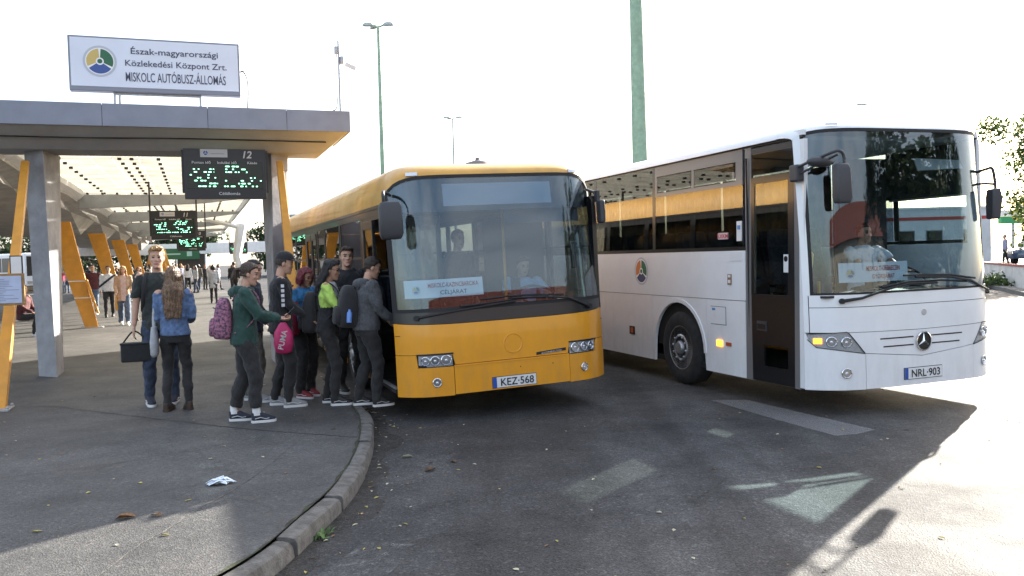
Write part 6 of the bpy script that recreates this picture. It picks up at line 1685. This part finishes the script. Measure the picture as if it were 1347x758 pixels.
# ================================================================== STREET FURNITURE AND BACKDROP
M_polegreen = mat('pole_green', (.27, .40, .29), .55, var=.12, vscale=6, dirt=.2)
M_polegrey = mat('pole_grey', (.36, .40, .39), .5, metal=.2, var=.1, vscale=6)
def lamp_post(loc, H, r0, r1, label, heads=3, m=None, arm=.45):
    o = empty('street_lamp', loc, 0, label, 'street lamp', 'street lamps')
    MB().tube([(0, 0, 0), (0, 0, H * .3), (0, 0, H)], [r0, r0 * .8 + r1 * .2, r1], 12).build('pole', m or M_polegreen, o, smooth=50)
    MB().lathe([(r0 * 1.7, 0), (r0 * 1.7, .25), (r0 * 1.1, .3)], n=14).build('base', m or M_polegreen, o, smooth=40)
    for k in range(heads):
        a = [0, math.pi, math.pi / 2 + .6][k]
        d = (math.cos(a), math.sin(a))
        MB().tube([(0, 0, H - .05), (d[0] * arm * .5, d[1] * arm * .5, H + .04)], r1 * .6, 8).build('arm', m or M_polegreen, o)
        h = MB().loft([[(p[0] * 1, p[1], 0) for p in ell_ring((0, 0, 0), arm * .55 * g, .13 * g, 12)] for g in (1,)] + [[(p[0], p[1], zz) for p in ell_ring((0, 0, 0), arm * .55 * g, .13 * g, 12)] for zz, g in ((.08, .95), (.14, .55))])
        h = h.build('lamp_head', M_polegrey, o, smooth=50); h.matrix_basis = Matrix.Translation((d[0] * arm, d[1] * arm, H + .02)) @ Matrix.Rotation(a, 4, 'Z')
    return o
lamp_post((-5.55, 38, PZ), 11.9, .13, .065, 'tall green lamp post with three heads behind the yellow bus', 3)
lamp_post((-4.75, 75, 0), 13.9, .12, .07, 'smaller distant lamp post above the yellow bus roof', 3, M_polegrey, .55)
o = lamp_post((23.75, 60, 0), 11.6, .10, .05, 'distant lamp post with single arm above the white coach', 1, M_polegrey, .8)
mast = empty('flood_light_mast', (4.56, 30, 0), 0, 'thick pale green mast rising behind the white coach', 'mast')
MB().tube([(0, 0, 0), (0, 0, 5), (-.06, 0, 18)], [.33, .27, .16], 20).build('pole', M_polegreen, mast, smooth=50)
MB().lathe([(.42, 0), (.42, .3), (.34, .34)], n=20).build('base', M_polegreen, mast, smooth=40)
MB().lathe([(.3, 17.9), (.8, 18.1), (.8, 18.4), (.3, 18.6)], n=20).build('lamp_crown', M_polegrey, mast, smooth=40)

# ---- foliage
def leafmat(name, c, c2):
    if name in MATS: return MATS[name]
    m = bpy.data.materials.new(name); m.use_nodes = True
    n, l = m.node_tree.nodes, m.node_tree.links; n.clear()
    o = n.new("ShaderNodeOutputMaterial"); d = n.new("ShaderNodeBsdfPrincipled"); t = n.new("ShaderNodeBsdfTranslucent"); x = n.new("ShaderNodeMixShader")
    g = n.new("ShaderNodeNewGeometry"); r = n.new("ShaderNodeValToRGB")
    r.color_ramp.elements[0].color = (*c, 1); r.color_ramp.elements[1].color = (*c2, 1)
    l.new(g.outputs['Random Per Island'], r.inputs['Fac'])
    l.new(r.outputs['Color'], d.inputs['Base Color']); l.new(r.outputs['Color'], t.inputs['Color']); d.inputs['Roughness'].default_value = .55
    x.inputs['Fac'].default_value = .4
    l.new(d.outputs[0], x.inputs[1]); l.new(t.outputs[0], x.inputs[2]); l.new(x.outputs[0], o.inputs['Surface'])
    MATS[name] = m; return m
M_lf1 = leafmat('leaves_green', (.03, .065, .018), (.11, .16, .04)); M_lf2 = leafmat('leaves_yellowing', (.14, .15, .03), (.42, .34, .06)); M_lf3 = leafmat('leaves_dark', (.018, .035, .014), (.05, .085, .03))
M_bark = mat('bark', (.09, .07, .055), .9, var=.3, vscale=12, bump=.6, bscale=25)
def leaves(centres, radii, n, size, rng):
    """n leaf quads scattered in clumps, as one vertex and face array"""
    vs_ = np.empty((n, 4, 3)); idx = rng.integers(0, len(centres), n)
    d = rng.normal(size=(n, 3)); d /= np.linalg.norm(d, axis=1)[:, None]
    p = centres[idx] + d * (radii[idx] * rng.random(n) ** .45)[:, None]
    a = rng.normal(size=(n, 3)); a /= np.linalg.norm(a, axis=1)[:, None]
    b = np.cross(a, rng.normal(size=(n, 3))); b /= np.linalg.norm(b, axis=1)[:, None]
    s_ = size * rng.uniform(.6, 1.3, n)[:, None]
    vs_[:, 0] = p - a * s_; vs_[:, 1] = p + b * s_ * .55; vs_[:, 2] = p + a * s_; vs_[:, 3] = p - b * s_ * .55
    return vs_.reshape(-1, 3), np.arange(n * 4).reshape(-1, 4)
def leaf_obj(name, v, f, m, parent):
    me = bpy.data.meshes.new(name); me.from_pydata(v.tolist(), [], f.tolist()); me.materials.append(m)
    o = bpy.data.objects.new(name, me); COL.objects.link(o); o.parent = parent; return o
def tree(loc, H, rad, label, m, n=9000, size=.11, seed=1, crown0=.35, squash=.8, nb=9, group='trees around the station', fill=1.0):
    rng = np.random.default_rng(seed); o = empty('tree', loc, 0, label, 'tree', group)
    tr = MB(); top = np.array([rad * .1, 0, H * .8])
    tr.tube([(0, 0, 0), (.05 * rad, .03, H * .25), (rad * .08, 0, H * .5), tuple(top)], [H * .026, H * .02, H * .015, H * .004], 9)
    cs, rs = [], []
    for k in range(nb):
        a = k * 2.4 + rng.uniform(-.4, .4); h0 = H * rng.uniform(crown0 * .8, .7); L = rad * rng.uniform(.6, 1.0)
        p0 = np.array([rad * .06, 0, h0]); p2 = p0 + [math.cos(a) * L, math.sin(a) * L, H * rng.uniform(.05, .25)]
        p1 = (p0 + p2) / 2 + [0, 0, H * .02]
        tr.tube([p0, p1, p2], [H * .011, H * .007, H * .002], 6)
        for t in (.45, .7, .95, 1.08):
            c = p0 + (p2 - p0) * t + rng.normal(size=3) * rad * .1; cs.append(c); rs.append(rad * rng.uniform(.16, .32))
            q = c + rng.normal(size=3) * rad * .2
            tr.tube([p0 + (p2 - p0) * min(t, 1), q], [H * .004, H * .0015], 5); cs.append(q); rs.append(rad * rng.uniform(.12, .22))
    for k in range(nb):
        c = np.array([0, 0, H * (crown0 + (1 - crown0) * .62)]) + rng.normal(size=3) * [rad * .4, rad * .4, H * .14]; cs.append(c); rs.append(rad * rng.uniform(.18, .3))
    tr.build('trunk', M_bark, o, smooth=60)
    v, f = leaves(np.array(cs), np.array(rs) * fill, n, size, rng); v[:, 2] = np.maximum(v[:, 2], H * crown0 * .55)
    leaf_obj('crown', v, f, m, o)
    return o
tree((30.6, 40, 0), 7.8, 6.2, 'leafy green tree at the right edge beyond the low wall', M_lf1, 110000, .105, 3, .34, .8, 34, fill=1.0)
tree((40, 62, 0), 6.5, 3.2, 'yellowing bushy tree beyond the wall in front of the green sign', M_lf2, 7000, .14, 8, .1)
tree((-31, 118, 0), 8, 5, 'dark tree far beyond the canopy, leftmost of the distant row', M_lf3, 4500, .26, 11, .12)
tree((-41, 105, 0), 8, 5.5, 'dark tree in the distant row behind the parked white coach', M_lf3, 4500, .26, 12, .12)
tree((-52, 108, 0), 9, 6, 'dark tree in the distant row behind the pale pavilion', M_lf3, 4500, .28, 14, .12)
tree((-62, 112, 0), 9, 6, 'dark tree in the distant row seen left of the first column', M_lf3, 4500, .28, 15, .12)
tree((-24.5, 112, 0), 7.5, 4.5, 'dark tree in the distant row nearest the second column', M_lf3, 4500, .26, 16, .12)
# behind the photographer: these show mirrored in the windscreens
tree((25, 1.5, 0), 12, 5.5, 'large dark tree mirrored in the white coach windscreen', M_lf3, 14000, .2, 21, .2)
tree((33, -4, 0), 12, 6, 'second tree mirrored in the white coach windscreen', M_lf3, 9000, .2, 22, .2)
M_tile = mat('roof_tile_red', (.15, .042, .03), .8, var=.25, vscale=3)
M_rend = mat('render_cream', (.5, .46, .38), .85, var=.08, vscale=2, dirt=.3)
M_winpane = glass('house_window', (.25, .27, .3), 1.5)
def house(loc, rz, w, d, eaves, ridge, label, cols=8, rows=2):
    o = empty('red_roofed_building', loc, rz, label, 'building')
    MB().box(-w/2, w/2, -d/2, d/2, 0, eaves).build('wall', M_rend, o)
    MB().loft([[(-w/2 - .5, -d/2 - .5, eaves), (w/2 + .5, -d/2 - .5, eaves), (w/2 + .5, -d/2 - .5, eaves + .15), (w/2 + .5, 0, ridge), (-w/2 - .5, 0, ridge), (-w/2 - .5, -d/2 - .5, eaves + .15)][0:6]] , caps=False)
    rf = MB().add([(-w/2-.5, -d/2-.6, eaves), (w/2+.5, -d/2-.6, eaves), (w/2+.5, 0, ridge), (-w/2-.5, 0, ridge), (-w/2-.5, d/2+.6, eaves), (w/2+.5, d/2+.6, eaves)], [(0, 1, 2, 3), (3, 2, 5, 4), (0, 3, 4), (1, 5, 2), (0, 4, 5, 1)]).build('roof', M_tile, o)
    MB().box(-w*.2, -w*.2 + .9, -.5, .5, ridge - .6, ridge + 1.0).build('chimney', M_tile, rf)
    for r_ in range(rows):
        for c in range(cols):
            x = -w/2 + (c + .5) * w / cols; z = 1.0 + r_ * (eaves - .8) / rows
            f = MB().box(x - .55, x + .55, d/2 - .02, d/2 + .03, z, z + 1.5).build('window', M_white, o)
            MB().box(x - .47, x + .47, d/2 + .032, d/2 + .04, z + .07, z + 1.43).build('pane', M_winpane, f)
    return o
house((29, -34, 0), .64, 64, 11, 7.0, 11.0, 'long red-roofed building mirrored in the windscreens')

# ---- right-hand backdrop: low wall, red-striped building, sign, man and car
wl_ = empty('low_wall', (19.5, 32.75, 0), 0, 'low white wall with red coping beyond the sunlit road', 'wall')
d_ = np.array([2.3, 6.4]); d_ /= np.linalg.norm(d_); n_ = np.array([d_[1], -d_[0]])
M_wallw = mat('wall_white', (.62, .60, .57), .85, var=.08, vscale=2, dirt=.35)
M_cop = mat('coping_red', (.32, .09, .07), .8, var=.15, vscale=5)
for k, (a, b) in enumerate(((-9, 0), (0, 9), (9, 18), (18, 27))):
    c = d_ * (a + b) / 2; L = (b - a) / 2 - .01
    MB().obox((c[0], c[1], .45), (d_[0] * L, d_[1] * L, 0), (n_[0] * .12, n_[1] * .12, 0), (0, 0, .45)).build('wall_panel', M_wallw, wl_)
    MB().obox((c[0], c[1], .935), (d_[0] * L, d_[1] * L, 0), (n_[0] * .16, n_[1] * .16, 0), (0, 0, .035)).build('coping', M_cop, wl_)
kb = MB().obox((19.5 + d_[0] * 9 - n_[0] * -.0 - .55, 32.75 + d_[1] * 9 + .2, .07), (d_[0] * 18, d_[1] * 18, 0), (n_[0] * .22, n_[1] * .22, 0), (0, 0, .07)).build('kerb', M_kerb); tag(kb, kind='structure')
rng = np.random.default_rng(4)
pl_ = empty('wall_plant', (19.9, 34.6, 0), 0, 'green weed growing against the low white wall', 'plant')
cs = np.array([[0, 0, .3], [.15, .3, .45], [-.2, -.3, .35], [-.4, .1, .25], [.05, .8, .3], [-.1, -.8, .2]])
v, f = leaves(cs + [-.35, 0, 0], np.full(6, .3), 420, .09, rng); v[:, 2] = np.maximum(v[:, 2], .01); leaf_obj('foliage', v, f, M_lf1, pl_)
rb = empty('white_building', (28, 62, 0), 0, 'low white building with red stripe behind the coach', 'building')
M_bw = mat('building_white', (.66, .66, .68), .8, var=.05, vscale=1, dirt=.15)
MB().box(-9, 6.6, 0, 9, 0, 4.4).build('wall', M_bw, rb)
MB().box(-9.02, 6.62, -.03, 9, 3.62, 3.85).build('red_stripe', mat('stripe_red', (.45, .06, .05), .6), rb)
MB().box(-9.05, 6.65, -.06, 9, 4.4, 4.55).build('roof_edge', M_white, rb)
for x in (-7.5, -5.5, -3.5, -1.5, .5, 2.5, 5.2):
    w_ = MB().box(x - .6, x + .6, -.03, .0, 1.2, 2.9).build('window', M_alu, rb); MB().box(x - .53, x + .53, -.045, -.032, 1.27, 2.83).build('pane', M_winpane, w_)
gs = empty('green_sign', (43.5, 70, 0), 0, 'green and white roadside canopy sign beyond the wall', 'sign')
MB().box(-3.6, 6, 0, .5, 3.4, 4.0).build('green_panel', mat('sign_green', (.03, .28, .12), .5), gs); MB().box(-3.6, 6, -.02, .5, 4.02, 4.5).build('white_panel', M_white, gs)
for x in (-2.5, 4): MB().tube([(x, .25, 0), (x, .25, 3.4)], .12, 10).build('post', M_polegrey, gs)
person('man in lavender shirt with rucksack walking beyond the low wall', (29.0, 50.5, .55), heading(-1, .2), 1.75, 1.0, feet=walk1, top='shirt', top_m=C_['lav'], bot_m=C_['black2'], shoe_m=SH['black'], hair='short', hair_m=HR['dbrown'], voxel=.02)
MB_t = gsheet('terrace', [(22.0, 39), (60, 39), (60, 61.9), (23.5, 61.9)], .54, M_plat); tag(MB_t, kind='structure')
def car(loc, rz, m, label):
    o = empty('parked_car', loc, rz, label, 'car')
    prof = [(-2.1, .35), (-2.15, .62), (-2.05, .86), (-1.2, .95), (-.55, 1.42), (.75, 1.46), (1.55, 1.0), (2.1, .92), (2.18, .6), (2.1, .35)]
    rg = [[(x, y * (1 - .16 * max(0, z - .9) / .5), z) for x, z in prof] for y in (-.86, -.8, .8, .86)]
    rg = [[(x * .97 if k in (0, 3) else x, y, z) for (x, y, z) in r_] for k, r_ in enumerate(rg)]
    MB().loft(rg).build('body', m, o, smooth=35, bevel=.03)
    for s_ in (-1, 1):
        MB().add([(-1.0, s_ * .835, .98), (-.52, s_ * .775, 1.36), (.7, s_ * .775, 1.40), (1.25, s_ * .835, 1.02)], [(0, 1, 2, 3)]).build('side_window', M_tintg, o)
        MB().box(-2.19, -2.1, s_ * .62 - .16, s_ * .62 + .16, .62, .78).build('headlight', M_refl, o, bevel=.02)
        for x in (-1.35, 1.35):
            w_ = MB().lathe([(.2, -.1), (.31, -.1), (.32, -.05), (.32, .05), (.31, .1), (.2, .1)], (x, s_ * .76, .32), 24, 'y').build('wheel', M_tyre, o, smooth=40)
            MB().lathe([(.2, -.09), (.18, -.1), (.02, -.1)], (x, s_ * .76 + (.0 if s_ < 0 else .2), .32), 20, 'y').build('rim', M_rim, w_, smooth=40)
    MB().add([(-1.15, -.7, .97), (-1.15, .7, .97), (-.6, .62, 1.41), (-.6, -.62, 1.41)], [(0, 1, 2, 3)]).build('windscreen', M_tintg, o).location = (-.03, 0, .02)
    return o
car((31.6, 51.5, .54), .6, mat('car_blue', (.05, .09, .16), .25, coat=1), 'dark blue car parked beyond the low wall')
car((35.6, 53.5, .54), .6, mat('car_silver', (.4, .42, .44), .25, coat=1), 'silver car parked behind the dark blue car')

# ---- left-hand backdrop
gbk = empty('grey_building', (-24, 122, 0), 0, 'distant grey flat-roofed block between the second column and the bus', 'building')
M_gb = mat('block_grey', (.33, .36, .42), .85, var=.08, vscale=1)
MB().box(-9, 9, 0, 12, 0, 8.6).build('wall', M_gb, gbk); MB().box(-3.6, -1, 1, 6, 8.6, 9.8).build('stair_tower', M_gb, gbk)
for r_ in range(3):
    for c in range(9):
        w_ = MB().box(-8.6 + c * 1.95, -7.3 + c * 1.95, -.04, 0, 1.2 + r_ * 2.5, 2.7 + r_ * 2.5).build('window', M_white, gbk); MB().box(-8.52 + c * 1.95, -7.38 + c * 1.95, -.06, -.042, 1.28 + r_ * 2.5, 2.62 + r_ * 2.5).build('pane', M_winpane, w_)
def far_bus(loc, rz, label, m):
    o = empty('parked_bus', loc, rz, label, 'bus', 'buses parked beyond the platform')
    MB().box(-1.25, 1.25, 0, 11.5, .35, 3.05).build('body', m, o, bevel=.12, seg=3)
    MB().box(-1.1, 1.1, -.03, .02, 1.3, 2.8).build('windscreen', M_bk, o, bevel=.02)
    for s_ in (-1, 1):
        for k in range(6):
            MB().box(s_ * 1.26 - .01, s_ * 1.26 + .01, .6 + k * 1.8, 2.25 + k * 1.8, 1.6, 2.7).build('window', M_bk, o)
        for y in (2.6, 8.8): MB().lathe([(.2, -.13), (.48, -.13), (.5, -.08), (.5, .08), (.48, .13), (.2, .13)], (s_ * 1.12, y, .5), 24, 'x').build('wheel', M_tyre, o, smooth=40)
        MB().box(s_ * .9 - .2, s_ * .9 + .2, -.04, .0, .7, .9).build('headlamp', M_refl, o)
    return o
far_bus((-36, 66, 0), .9, 'white bus parked far behind the first orange prop', M_wht)
far_bus((-27.5, 74, 0), .35, 'white bus parked far away behind the walking group', M_wht)
pv = empty('pale_pavilion', (-21.5, 27, PZ), CY, 'pale glazed waiting pavilion at the left edge behind the columns', 'building')
MB().box(-6, 1.6, 0, 14, 0, 2.95).build('wall', M_bw, pv); MB().box(-6.3, 1.9, -.3, 14, 2.95, 3.15).build('roof', M_white, pv)
for k in range(6):
    w_ = MB().box(1.6, 1.64, .6 + k * 2.2, 2.4 + k * 2.2, .5, 2.6).build('window', M_alu, pv); MB().box(1.642, 1.65, .68 + k * 2.2, 2.32 + k * 2.2, .58, 2.52).build('pane', M_winpane, w_)
for k in range(3):
    w_ = MB().box(-5.4 + k * 2.3, -3.6 + k * 2.3, -.04, 0, .5, 2.6).build('window', M_alu, pv); MB().box(-5.32 + k * 2.3, -3.68 + k * 2.3, -.05, -.042, .58, 2.52).build('pane', M_winpane, w_)
def bench(p, q, label, rz=0):
    v = cM @ Vector((p, q, PZ)); o = empty('bench', v, CY + rz, label, 'bench', 'slatted platform benches')
    for k in range(4): MB().box(-.9, .9, -.22 + k * .115, -.13 + k * .115, .43, .46).build('seat_slat', M_lgs, o)
    for k in range(3): MB().box(-.9, .9, .26 + k * .02, .29 + k * .02, .56 + k * .13, .66 + k * .13).build('back_slat', M_lgs, o)
    for x in (-.75, .75):
        MB().box(x - .03, x + .03, -.2, -.15, 0, .43).build('leg', M_black, o); MB().box(x - .03, x + .03, .2, .28, 0, .9).build('leg', M_black, o)
M_lgs = mat('bench_slat', (.42, .36, .28), .7, var=.15, vscale=9)
bench(-.2, 36.5, 'pale slatted bench in the middle of the platform')
bench(-1.4, 40.2, 'pale slatted bench just behind the middle one')
bench(-3.4, 9.2, 'bench under the seated person left of the first column', math.pi / 2)
bench(-5.2, 30.6, 'bench under the seated old woman behind the first orange prop')
# green lit exit-style sign far under the canopy
es = empty('green_station_sign', tuple(cM @ Vector((0.6, 62, 2.3))), CY, 'dark green sign with white arrow mark far under the canopy', 'sign')
MB().box(-1.7, 1.7, 0, .1, 0, .9).build('panel', mat('exit_green', (.01, .10, .04), .5), es)
MB().box(-1.0, .2, -.01, -.002, .38, .5).build('mark', mat('exit_mark', (.3, .5, .4), .5), es); MB().box(.7, 1.1, -.01, -.002, .25, .65).build('mark', mat('exit_mark', (.3, .5, .4), .5), es)
for x in (-1.5, 1.5): MB().box(x - .03, x + .03, 0, .1, .9, 1.5).build('hanger', M_black, es)
